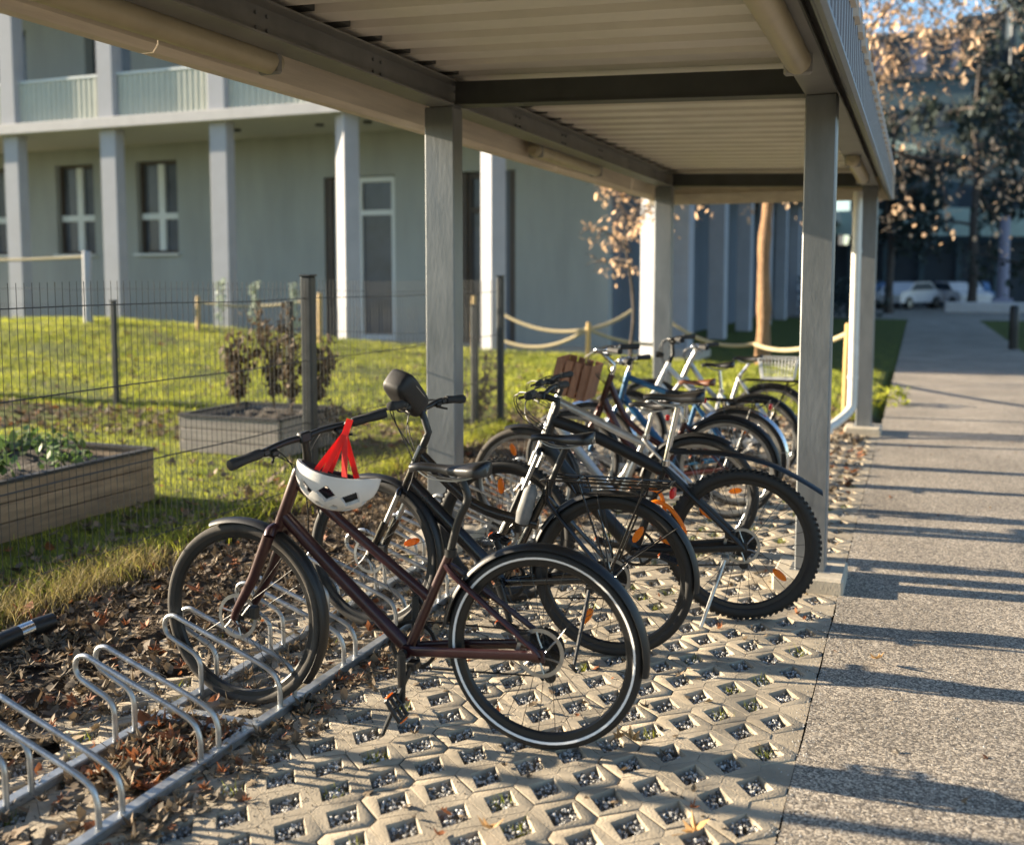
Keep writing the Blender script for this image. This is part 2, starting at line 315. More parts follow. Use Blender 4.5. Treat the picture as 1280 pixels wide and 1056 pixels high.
# lattice pavers
AX,BY=.207,.257; ox,oy=-.853,3.759; hx,hy=.057,.0755
cells=[]
for i in range(-30,6):
    for j in range(-26,34):
        for s in(0,1):
            cx=ox+(i+.5*s)*AX; cy=oy+(j+.5*s)*BY
            if cx<-3.1 or cx>-.42 or cy<.6 or cy>11.9: continue
            if cx<-2.75 and random.random()<.25: continue
            cells.append((cx,cy,2*i+s,2*j+s))
b=MB(); hv=[(AX/2,-.0226),(AX/2,.0226),(0,.1059),(-AX/2,.0226),(-AX/2,-.0226),(0,-.1059)]
dv=[(hx,0),(0,hy),(-hx,0),(0,-hy)]
nbr=[(2,0),(1,1),(-1,1),(-2,0),(-1,-1),(1,-1)]
gid=lambda a,c:(math.floor((a+ (c//6)%2*0)/6),math.floor((c+a*0)/6))
stones=[]
for cx,cy,a,c in cells:
    H_=[Vector((x,y)) for x,y in hv]; g0=gid(a,c); off=[]
    for e in range(6):
        na,nc=a+nbr[e][0],c+nbr[e][1]; off.append(.0030 if gid(na,nc)!=g0 else (.00015 if e in(0,3) else .0004))
    # inset polygon by edge offsets
    ins=[]
    def inset(off):
        out=[]
        for k in range(6):
            p0,p1,p2=H_[k-1],H_[k],H_[(k+1)%6]
            d1=(p1-p0).normalized(); d2=(p2-p1).normalized(); n1=Vector((-d1.y,d1.x)); n2=Vector((-d2.y,d2.x))
            o1,o2=off[k-1],off[k]
            # solve (p-p1).n1=o1,(p-p1).n2=o2
            det=n1.x*n2.y-n1.y*n2.x; out.append(p1+Vector(((o1*n2.y-o2*n1.y)/det,(n1.x*o2-n2.x*o1)/det)))
        return out
    A=inset(off); B_=inset([q+(.003 if q>.001 else .0012) for q in off]); z0=((hash(g0)%97)/97-.5)*.005+random.uniform(-.0003,.0003); tx=random.uniform(-.003,.003); ty=random.uniform(-.003,.003)
    Z=lambda x,y,z:(cx+x,cy+y,z+z0+tx*x+ty*y)
    jit=[random.uniform(-.0025,.0025) for _ in range(8)]
    D1=[Vector((x*1.06+jit[i],y*1.06+jit[i+4])) for i,(x,y) in enumerate(dv)]; D0=[Vector((x*1.0+jit[i],y*1.0+jit[i+4])) for i,(x,y) in enumerate(dv)]; D2=[Vector((x*.92,y*.92)) for x,y in dv]
    L0=[Z(p.x,p.y,-.02) for p in A]; L1=[Z(p.x,p.y,-.0022) for p in A]; L2=[Z(p.x,p.y,0) for p in B_]
    # top between L2 (6) and D1 (4)
    Tt=[Z(p.x,p.y,0) for p in D1]; T1=[Z(p.x,p.y,-.004) for p in D0]; T2=[Z(p.x,p.y,-.055) for p in D2]
    vs=L0+L1+L2+Tt+T1+T2
    F_=[]
    for k in range(6):
        q=(k+1)%6; F_+=[(k,q,6+q,6+k),(6+k,6+q,12+q,12+k)]
    # hex verts: 0(+,-)1(+,+)2(0,+)3(-,+)4(-,-)5(0,-); diamond 18:+x 19:+y 20:-x 21:-y
    h=12; d=18
    F_+=[(h+0,h+1,d+0),(h+1,h+2,d+1,d+0),(h+2,h+3,d+2,d+1),(h+3,h+4,d+2),(h+4,h+5,d+3,d+2),(h+5,h+0,d+0,d+3)]
    for k in range(4):
        q=(k+1)%4; F_+=[(18+k,18+q,22+q,22+k),(22+k,22+q,26+q,26+k)]
    b.add(vs,F_)
    if -3.2<cx: 
        dist=math.hypot(cx,cy); N_=int(72 if dist<4.6 else 42 if dist<6.5 else 18); 
        for _ in range(N_):
            while 1:
                x=random.uniform(-hx,hx);y=random.uniform(-hy,hy)
                if abs(x)/hx+abs(y)/hy<.90: break
            stones.append((cx+x,cy+y,random.uniform(-.028,-.007)))
for j in range(-26,34):
    for s in(0,1):
        cy=oy+(j+.5*s)*BY; cx=ox+round((-.3355-ox)/(AX/2))*AX/2
        if (round((cx-ox)/(AX/2))-s)%2 or cy<.6 or cy>11.9: continue
        b.add([(cx,cy-.1055,0),(cx,cy+.1055,0),(cx-AX/2+.0006,cy+.0224,0),(cx-AX/2+.0006,cy-.0224,0)],[(0,1,2,3)])
pv=b.build('grass_pavers','concrete',None,40); kind(pv,'structure')
S=np.array(stones)
def stonefield(S,smin,smax,m,name):
    n=len(S); base=np.array([(1,0,0),(0,1,0),(-1,0,0),(0,-1,0),(0,0,1),(0,0,-1)],float); F8=np.array([(0,1,4),(1,2,4),(2,3,4),(3,0,4),(1,0,5),(2,1,5),(3,2,5),(0,3,5)])
    sc=rng.uniform(smin,smax,(n,1,1))*rng.uniform(.55,1.25,(n,6,1))*np.array([1,1,.75]); q=rng.normal(size=(n,4)); q/=np.linalg.norm(q,axis=1,keepdims=True)
    w,x,y,z=q.T; R=np.stack([1-2*(y*y+z*z),2*(x*y-z*w),2*(x*z+y*w),2*(x*y+z*w),1-2*(x*x+z*z),2*(y*z-x*w),2*(x*z-y*w),2*(y*z+x*w),1-2*(x*x+y*y)],1).reshape(n,3,3)
    P=np.einsum('nij,nkj->nki',R,base[None]*sc)+S[:,None,:]; F=(F8[None]+6*np.arange(n)[:,None,None]).reshape(-1,3)
    return kind(npmesh(name,P.reshape(-1,3),F,m),'stuff')
stonefield(S,.0045,.0095,'gravel','gravel')
# loose grit on the path
P=[]
for _ in range(5200): 
    y=2.2+7*random.random()**1.6; P.append((random.uniform(-.3,3.2),y,.003))
for _ in range(1500): P.append((-.335+random.gauss(0,.035),random.uniform(2.2,11),.003))
P=np.array(P); gl=stonefield(P,.0015,.0042,'gravel','loose_grit')
# leaves
def leafmesh(b,c,s,yaw,tilt,curl,lobes):
    R=Matrix.Rotation(yaw,3,'Z')@Matrix.Rotation(tilt,3,'X')
    if lobes:
        out=[(0,-.5,0),(.16,-.30,1),(.46,-.34,1),(.30,-.10,1),(.60,.12,1),(.30,.14,1),(.26,.36,1),(0,.72,0),(-.26,.36,1),(-.30,.14,1),(-.60,.12,1),(-.30,-.10,1),(-.46,-.34,1),(-.16,-.30,1)]
    else:
        out=[(0,-.5,0),(.20,-.30,0),(.30,0,0),(.20,.30,0),(0,.55,0),(-.20,.30,0),(-.30,0,0),(-.20,-.30,0)]
    vs=[]; k=random.uniform(-.5,.5)
    for x,y,_ in [(0,0,0)]+out:
        x*=random.uniform(.85,1.15); z=curl*(x*x*1.6+y*y*.7)+k*x*y*.6+random.uniform(-.02,.02)
        vs.append(R@Vector((x*s,y*s,z*s))+Vector(c))
    n=len(out); b.add(vs,[(0,i+1,(i+1)%n+1) for i in range(n)])
    if lobes: b.tube([R@Vector((0,-.45*s,0))+Vector(c),R@Vector((.05*s,-.9*s,.08*s))+Vector(c)],.02*s,3,False)
LB=MB(); RB=MB()
def litter(n,fx,fy,smin=.03,smax=.09,rust=.05,zf=None,thick=.03):
    for _ in range(n):
        x,y=fx(),fy(); z=(float(hgt(x,y)) if x<-3.15 else 0.0) if zf is None else zf
        bb=RB if random.random()<rust else LB; s=random.uniform(smin,smax)
        leafmesh(bb,(x,y,z+random.uniform(.004,thick)),s,random.uniform(0,6.3),random.gauss(0,.5),random.uniform(-.6,1.5),random.random()<.55)
U=random.uniform
litter(9500,lambda:U(-4.35,-2.62-.3*random.random()),lambda:U(1.3,9),.02,.07); litter(1500,lambda:-4.25+random.gauss(0,.4),lambda:U(2.5,12))
litter(1500,lambda:U(-2.62,-2.0),lambda:U(1.6,9.5),.025,.07,.12,0,.02)
litter(900,lambda:-2.06+random.gauss(0,.06),lambda:U(1.6,10),.02,.05,.08,0,.012)
litter(380,lambda:U(-2.5,-2.2),lambda:U(2.45,2.98),.03,.08,.25,0,.03)
litter(420,lambda:U(-2.0,-.4),lambda:U(2.2,11),.014,.04,.15,0,.008)
litter(900,lambda:U(-2.3,-.4),lambda:U(7.6,12.4),.04,.08,.12,0,.03)
litter(1400,lambda:U(-12,-4.3),lambda:U(8.2,10),.05,.1,.08); litter(1500,lambda:U(-16,-4),lambda:U(4,17),.05,.1,.06); litter(500,lambda:U(-4,-.5),lambda:U(12,14.5),.05,.1,.1)
litter(160,lambda:U(-.3,3),lambda:U(2,12),.012,.035,.2,0.003,.004)
kind(LB.build('leaf_litter','leaf_litter',None,20),'stuff'); kind(RB.build('rust_leaf_litter','leaf_rust',None,20),'stuff')
# separate large leaves
bigl=[((790,928),.085,'leaf_tan','large tan curled leaf on the pavers right of the front bicycle rear wheel'),((612,1040),.07,'leaf_tan','tan leaf on the pavers at the bottom edge left of centre'),((868,1042),.075,'leaf_tan','crumpled tan leaf on the pavers at the bottom edge near the path'),
((1096,826),.06,'leaf_tan','single tan leaf lying on the sunlit gravelly path'),((215,925),.085,'leaf_rust','largest rust orange leaf lying between the rack rails'),((183,905),.08,'leaf_rust','smaller rust orange leaf between the rack rails'),((245,745),.08,'leaf_rust','orange leaf standing in the litter behind the front wheel'),
((30,772),.10,'leaf_rust','rust leaf beside the black pipe at the left edge'),((85,708),.07,'leaf_rust','brown leaf caught at the foot of the fence'),((505,878),.05,'leaf_rust','small rust leaf at the outer rail beside the hanging crank'),((775,925),.05,'leaf_tan','small tan leaf touching the larger one by the rear wheel')]
cy_,sy_=math.cos(YAW),math.sin(YAW)
def ray(px,py):
    r=(px-640)/1285; f=1.; u=-(py-457)/1285; c,s=math.cos(PIT),math.sin(PIT); F_=f*c+u*s; U_=-f*s+u*c
    return Vector((r*cy_-F_*sy_, r*sy_+F_*cy_, U_))
def gp(px,py,z=0): d=ray(px,py); t=(z-CH)/d.z; return Vector((0,0,CH))+d*t
def oy_(px,py,Y): d=ray(px,py); return Vector((0,0,CH))+d*(Y/d.y)
def ox_(px,py,X): d=ray(px,py); return Vector((0,0,CH))+d*(X/d.x)
for (p,s,m,l) in bigl:
    c=gp(*p,.02); b=MB()
    leafmesh(b,(0,0,0),s,U(0,6),.3,.9 if m=='leaf_tan' else .5,True); o=b.build('fallen_leaf',m,None,15,loc=(c.x,c.y,.03 if c.x>-3.1 else .05)); tag(o,l,'leaf','fallen leaves')
# twigs
b=MB()
for _ in range(260):
    x,y=U(-4.2,-2.6),U(1.4,8); a=U(0,6.3); l=U(.04,.16); z=float(hgt(x,y)) if x<-3.15 else 0; b.tube([(x,y,z+.02),(x+l*.5*math.cos(a),y+l*.5*math.sin(a),z+.03+U(0,.02)),(x+l*math.cos(a+.3),y+l*math.sin(a+.3),z+.02)],.002,4,False)
kind(b.build('twig_litter','twig'),'stuff')
# grass
def blades(n,fx,fy,hmin,hmax,w,m,name,mask=None,lean=.6):
    x=fx(n);y=fy(n)
    if mask is not None: k=mask(x,y); x=x[k];y=y[k]
    n=len(x); z=hgt(x,y)-.005; h=rng.uniform(hmin,hmax,n); a=rng.uniform(0,2*PI,n); la=rng.uniform(0,2*PI,n); ll=h*rng.uniform(.1,lean,n)
    P=np.zeros((n,5,3)); dx,dy=np.cos(a)*w,np.sin(a)*w
    P[:,0]=np.stack([x-dx,y-dy,z],1);P[:,1]=np.stack([x+dx,y+dy,z],1)
    mx_,my_=x+np.cos(la)*ll*.35,y+np.sin(la)*ll*.35
    P[:,2]=np.stack([mx_+dx*.8,my_+dy*.8,z+h*.6],1);P[:,3]=np.stack([mx_-dx*.8,my_-dy*.8,z+h*.6],1)
    P[:,4]=np.stack([x+np.cos(la)*ll,y+np.sin(la)*ll,z+h],1)
    o=5*np.arange(n)[:,None]; F=np.concatenate([np.array([[0,1,2]])+o,np.array([[0,2,3]])+o,np.array([[3,2,4]])+o])
    return kind(npmesh(name,P.reshape(-1,3),F,m),'stuff')
def inbeds(x,y): return ~(((x<-5.15)&(x>-6.4)&(y<6.0))|((x<-4.7)&(x>-6.5)&(y>7.7)&(y<8.95)))
u=lambda a,c:(lambda n:rng.uniform(a,c,n))
blades(42000,u(-9,-4.15),u(3,10.3),.02,.055,.0022,'grass','lawn_grass',lambda x,y:inbeds(x,y)&(x<-4.15-.25*rng.random(len(x))),.9)
blades(100000,u(-24,-2.5),lambda n:10+8.7*rng.random(n),.03,.085,.005,'grass','lawn_grass_beyond_fence',lambda x,y:(np.sin(x*1.9+np.sin(y*2.3)*1.5)+np.sin(y*3.1+x)*.8+rng.normal(size=len(x))*.6>-.9))
blades(5000,u(-3,-.45),u(12.2,18.5),.04,.11,.005,'grass','verge_grass',lambda x,y:x<-.5-.1*rng.random(len(x)))
blades(5000,lambda n:-4.15+rng.normal(size=n)*.12,u(2.6,10.3),.05,.16,.0022,'grass','fence_foot_grass',None,1.0)
blades(2200,lambda n:-4.0+rng.normal(size=n)*.10,lambda n:rng.uniform(3.4,4.6,n),.05,.17,.002,'drygrass','straw_grass',None,1.2)

near=[c for c in cells if math.hypot(c[0],c[1])<9]
tu=rng.choice(len(near),170); nb=170*26
cc=np.array([near[i][:2] for i in np.repeat(tu,26)])
blades(nb,lambda n:cc[:n,0]+rng.normal(size=n)*.018,lambda n:cc[:n,1]+rng.normal(size=n)*.022,.05,.085,.0016,'grass','paver_weeds',None,.5)
P=[]
for c in near:
    if c[0]<-1.6 or random.random()<.35:
        for _ in range(26 if c[0]<-1.7 else 9): P.append((c[0]+random.gauss(0,.06),c[1]+random.gauss(0,.07),.0015))
stonefield(np.array(P),.0015,.004,'soil','soil_crumbs')
# ------------------------------------------------------------------ SHELTER (one thing)
SH=thing('bicycle_shelter','grey steel bicycle shelter with a cream corrugated roof and square posts','shelter',(-1.6,5.6,0))
def sb(q,name,m,sharp=35):
    o=q.build(name,m,SH,sharp); o.matrix_parent_inverse=Matrix.Translation((1.6,-5.6,0)); return o
ZL,ZR=2.63,2.565 # underside of beams left/right
for y in(-.1,5.62,11.35):
    for x,zt,w in((-2.65,ZL,.19),(-.49,ZR,.158)):
        q=MB(); q.box((x,y,zt/2+.02),(w,.13,zt-.04),b=.007); q.box((x,y,.075),(w+.05,.17,.012),b=.002); sb(q,'post','galv')
        q=MB(); q.box((x,y,.02),(.36,.40,.12),b=.012); o=sb(q,'plinth','plinth')
for x,z in((-2.63,ZL),(-.49,ZR)):
    q=MB(); Y0_,Y1_=-1.4,11.75; h=.15
    q.prism([(x-.08,z),(x+.08,z),(x+.08,z+.010),(x+.012,z+.012),(x+.012,z+h-.012),(x+.08,z+h-.010),(x+.08,z+h),(x-.08,z+h),(x-.08,z+h-.01),(x-.012,z+h-.012),(x-.012,z+.012),(x-.08,z+.01)],Y0_,Y1_,1)
    bm_=sb(q,'long_beam','steel_mid',20)
    for y in np.arange(1.75,11.6,1.0):
        for dy in(-.04,.04):
            for zz in(.045,.105): q=MB(); q.tube([(x+.012,y+dy,z+zz),(x+.022,y+dy,z+zz)],.009,6); sb(q,'bolt','galv')
q=MB()
q.box((-.452,5.2,ZR+.075),(.01,13,.125)); sb(q,'beam_web_plate','steel_mid')
for y in(-.1,5.62,11.35):
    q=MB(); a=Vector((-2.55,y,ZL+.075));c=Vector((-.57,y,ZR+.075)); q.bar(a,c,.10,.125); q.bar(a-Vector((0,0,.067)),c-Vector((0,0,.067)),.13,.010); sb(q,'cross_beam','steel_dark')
# roof sheet, ribs along x
q=MB(); per=.155*2; prof=[]; y=-1.5; k=0
while y<11.9:
    prof+=[(y,0),(y+.165,0),(y+.185,.075),(y+.290,.075)]; y+=per
xl,xr=-2.98,-.27; zl=2.825; zr=2.735; n=len(prof)
vs=[(xl,a,zl+z) for a,z in prof]+[(xr,a,zr+z) for a,z in prof]+[(xl,a,zl+z+.004) for a,z in prof]+[(xr,a,zr+z+.004) for a,z in prof]
q.add(vs,[(i,i+1,n+i+1,n+i) for i in range(n-1)]+[(2*n+i,3*n+i,3*n+i+1,2*n+i+1) for i in range(n-1)]); sb(q,'roof_sheet','roofsheet',20)
y=-1.5+.235
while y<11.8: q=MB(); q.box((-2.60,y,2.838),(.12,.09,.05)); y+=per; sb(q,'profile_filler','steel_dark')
# left fascia (boards) : stepped profile
q=MB(); z=2.53; X=-2.9; seg=-1.5
while seg<11.9:
    e=min(seg+2.45,11.9); q.prism([(X,z),(X+.01,z+.0),(X+.035,z+.03),(X+.035,z+.16),(X+.012,z+.175),(X+.012,z+.42),(X-.05,z+.42),(X-.05,z)],seg+.004,e-.004,1); seg=e
sb(q,'left_fascia','fasciaboard',30)
# right fascia ribbed sheet + gutter
q=MB(); prof=[]; y=-1.5
while y<11.9: prof+=[(y,0),(y+.05,0),(y+.065,.022),(y+.115,.022),(y+.13,0)]; y+=.14
n=len(prof); vs=[]
for z in(2.47,2.86):
    for t in(0,.003):
        vs+=[(-.315+x+t,a,z) for a,x in prof]
q.add(vs,[(i,i+1,2*n+i+1,2*n+i) for i in range(n-1)]+[(n+i,3*n+i,3*n+i+1,n+i+1) for i in range(n-1)]); sb(q,'right_fascia','outer',20)
q=MB(); q.prism([(-.318,2.46),(-.30,2.455),(-.285,2.47),(-.29,2.50),(-.315,2.50)],-1.5,11.9,1); q.tube([(-.345,-1.5,2.53),(-.345,11.8,2.53)],.013,8); sb(q,'edge_trim','galv',30)
q=MB(); q.tube(smoothline([(-.385,9.5-i*.9,2.52+.006*math.sin(i*2.2)) for i in range(12)],4),.006,6); sb(q,'cable','black_matt')
q=MB(); q.box((-1.62,11.92,2.64),(2.7,.03,.34)); q.box((-1.62,11.82,2.52),(2.62,.02,.12)); sb(q,'end_fascia','fasciaboard')
# drain pipe at far right post
q=MB(); q.tube(smoothline([(-.60,11.18,2.50),(-.60,11.17,2.3),(-.60,11.17,1.2),(-.60,11.17,.42),(-.62,11.15,.26),(-.74,11.0,.14),(-.80,10.92,.10),(-.815,10.90,.04)],5),.048,12); 
for z in(.6,1.9): q.ring((0,0,0),[(.05,-.01),(.055,-.01),(.055,.01),(.05,.01)],4) if False else q.tube([(-.60,11.17,z-.015),(-.60,11.17,z+.015)],.055,12)
sb(q,'drain_pipe','pipe')
# lamps (each own thing)
for k,(x,z,y0,y1,l) in enumerate(((-2.76,2.60,2.45,4.08,'tubular lamp under the left beam, nearest the camera'),(-2.76,2.60,7.45,9.15,'tubular lamp under the far left beam beyond the cross beam'),(-.50,2.535,3.0,4.62,'tubular lamp under the right beam, nearest the camera'),(-.50,2.535,8.4,10.1,'tubular lamp under the right beam near the far post'))):
    T=thing('tube_lamp',l,'lamp',(x,(y0+y1)/2,z),0,'tubular lamps under the shelter roof'); h=(y1-y0)/2
    q=MB(); q.tube([(0,-h,0),(0,-h+.015,0),(0,-h+.05,0),(0,h-.05,0),(0,h-.015,0),(0,h,0)],[.03,.048,.055,.055,.048,.03],14,sq=(1,1)); q.build('diffuser','lamp',T)
    q=MB(); q.box((0,0,.055),(.055,2*h-.1,.035),b=.004)
    for y in(-h+.06,h-.06): q.box((0,y,.0),(.118,.03,.112),b=.01)
    q.build('housing','lampbody',T)
# ------------------------------------------------------------------ RACKS
def hoop(par,y,high=False):
    q=MB(); P=[(-2.175,y,.02),(-2.175,y,.06),(-2.177,y,.105),(-2.20,y,.15),(-2.26,y,.182),(-2.42,y,.238),(-2.60,y,.300),(-2.655,y,.318),(-2.69,y,.308),(-2.703,y,.275),(-2.69,y,.243),(-2.655,y,.222),(-2.60,y,.198),(-2.56,y,.178),(-2.538,y,.145),(-2.535,y,.10),(-2.535,y,.02)]
    q.tube(smoothline(P,4),.0095,10); return q.build('wheel_holder','galv_tube',par)
secs=[([3.2-.46*i for i in range(1,6)],'nearest bicycle rack section, empty, at the bottom left'),([3.2+.46*i for i in range(0,6)],'bicycle rack section holding the dark red and black bicycles'),([3.2+.46*i for i in range(6,12)],'bicycle rack section further back holding the crate and blue bicycles'),([3.2+.46*i for i in range(12,16)],'farthest bicycle rack section at the end of the row')]
for ys,l in secs:
    ya,yb=min(ys)-.225,max(ys)+.225
    T=thing('bicycle_rack',l,'bicycle rack',(0,0,0),0,'galvanised rack sections under the shelter')
    for x in(-2.175,-2.555):
        q=MB(); q.prism([(x-.022,.004),(x+.022,.004),(x+.022,.028),(x+.018,.032),(x-.018,.032),(x-.022,.028)],ya+.004,yb-.004,1); q.build('rail','galv_tube',T,30)
    for e in(ya+.03,yb-.03):
        q=MB(); q.box((-2.365,e,.016),(.335,.035,.024),b=.003); q.tube([(-2.18,e,.03),(-2.18,e,.042)],.011,6); q.build('cross_bar','galv_tube',T)
    for y in ys:
        for dy in(-.0475,.0475): hoop(T,y+dy)
# ------------------------------------------------------------------ bicycles (local: x from front hub backwards, y to far side, z up)
def wheel(par,cx,R,tw=.019,style='road',steer=None,hasdisc=True,refl=(),tape=False,tyre='rubber',spk='dspoke',rimm='black_matt',n=30,phase=.1,knob=False,name='front_wheel'):
    rim=MB(); rr=R-2*tw+.002
    rim.ring((0,0,0),[(rr,-.012),(rr+.004,-.0125),(rr+.004,.0125),(rr,.012),(rr-.014,.010),(rr-.020,.004),(rr-.020,-.004),(rr-.014,-.010)],56)
    w=rim.build(name,rimm,par,30); w.location=(cx,0,R)
    ty=MB(); m=10; ty.ring((0,0,0),[(R-tw+tw*math.cos(2*PI*j/m),tw*.98*math.sin(2*PI*j/m)) for j in range(m)],72)
    if knob:
        for i in range(80):
            a=2*PI*i/80
            for y,dr in ((-.017,-.006),(-.006,.001),(.006,.001),(.017,-.006)):
                aa=a+(.02 if abs(y)>.01 else 0)
                ty.box(((R+dr)*math.cos(aa),y,(R+dr)*math.sin(aa)),(.009,.008,.012),Matrix.Rotation(-aa,3,'Y'))
    ty.build('tyre',tyre,w,50)
    if tape:
        t=MB()
        for sgn in(-1,1):
            y=sgn*(tw*.86); t.ring((0,0,0),[(R-tw-.011,y),(R-tw-.0075,y+sgn*.0022),(R-tw-.003,y+sgn*.0030),(R-tw-.0055,y-sgn*.002)],72)
        t.build('reflective_stripe','refl',w,60)
    sp=MB(); hr=.022
    for i in range(n):
        a=2*PI*i/n+phase; side=1 if i%2 else -1; b=a+(.9 if (i//2)%2 else -.9)
        sp.tube([(hr*math.cos(b),side*.028,hr*math.sin(b)),((rr-.018)*math.cos(a),0,(rr-.018)*math.sin(a))],.00125,4,False)
    sp.build('spokes',spk,w,60)
    hb=MB(); hb.tube([(0,-.05,0),(0,-.034,0),(0,-.030,0),(0,-.027,0),(0,.027,0),(0,.030,0),(0,.034,0),(0,.05,0)],[.008,.012,.026,.016,.016,.026,.012,.008],16); hb.build('hub','black_matt',w)
    if hasdisc:
        d=MB(); d.ring((0,-.036,0),[(.072,-.001),(.086,-.001),(.086,.001),(.072,.001)],36)
        for i in range(6):
            a=i*PI/3+.2; d.tube([(.02*math.cos(a),-.036,.02*math.sin(a)),(.050*math.cos(a+.45),-.036,.050*math.sin(a+.45)),(.075*math.cos(a+.5),-.036,.075*math.sin(a+.5))],.0035,4)
        d.build('brake_disc','alloy',w,30)
    for a in refl:
        q=MB(); rad_=R*.62; X=Matrix.Rotation(-a,3,'Y'); c=Vector((rad_*math.cos(a),0,rad_*math.sin(a)))
        sh=[(-.040,0),(-.032,.010),(-.012,.0155),(.012,.0155),(.032,.010),(.040,0),(.032,-.010),(.012,-.0155),(-.012,-.0155),(-.032,-.010)]
        k=len(sh); vs=[];
        for y,s in((-.014,.88),(-.009,1),(.009,1),(.014,.88)):
            for px,pz in sh: vs.append(X@Vector((px*s,y,pz*s))+c)
        fs=[tuple(range(k-1,-1,-1)),tuple(range(3*k,4*k))]+[(l*k+i,l*k+(i+1)%k,(l+1)*k+(i+1)%k,(l+1)*k+i) for l in range(3) for i in range(k)]
        q.add(vs,fs); q.build('reflector','orange',w)
    return w
def saddle_mesh(x0,x1,z,w=.075,tilt=0,drop=.05,noseW=.018):
    b=MB(); N=14; K=12; vs=[]
    for i in range(N+1):
        t=i/N; x=x0+(x1-x0)*t
        s=max(0,(t-.35)/.65); ww=noseW+(w-noseW)*(s*s*(3-2*s))
        if t>.88: ww*=math.sqrt(max(.05,1-((t-.88)/.135)**2))
        if t<.08: ww*=math.sqrt(max(.1,1-((.08-t)/.09)**2))
        top=z+tilt*(t-.5)+.016*max(0,t-.55)/.45+.012*(1-min(1,t/.15))*-1-.006*math.sin(PI*t); th=.022+drop*.5*s
        for j in range(K):
            a=2*PI*j/K; cy=math.cos(a); sz=math.sin(a)
            yy=ww*math.copysign(abs(cy)**.7,cy); zz=top+(.008*abs(sz) if sz>0 else -th*abs(sz)**.6)-.35*th*(abs(cy)**3)*(1 if sz>0 else 1)
            vs.append((x,yy,zz))
    fs=[(i*K+j,(i+1)*K+j,(i+1)*K+(j+1)%K,i*K+(j+1)%K) for i in range(N) for j in range(K)]+[tuple(range(K)),tuple(range(N*K+K-1,N*K-1,-1))]
    b.add(vs,fs); return b
def fender(par,cx,R,a0,a1,m,w=.026,gap=.016,name='mudguard',stays=(),staym='alloy',th=.002,rise=0):
    b=MB(); r=R+gap; prof=[(r-.012,-w),(r-.003,-w*.85),(r+.004,-w*.4),(r+.006,0),(r+.004,w*.4),(r-.003,w*.85),(r-.012,w),(r-.014,w-.002),(r-.005,w*.82),(r+.001,w*.38),(r+.003,0),(r+.001,-w*.38),(r-.005,-w*.82),(r-.014,-w+.002)]
    b.ring((cx,0,R),prof,34,rad(a0),rad(a1)); o=b.build(name,m,par,50)
    if stays:
        s=MB()
        for a in stays:
            for sg in(-1,1):
                x,z=cx+r*math.cos(rad(a)),R+r*math.sin(rad(a)); s.tube([(cx,sg*.055,R+.02),(x,sg*(w+.001),z)],.003,5)
        s.build('mudguard_stay',staym,o)
    return o
BK=[]
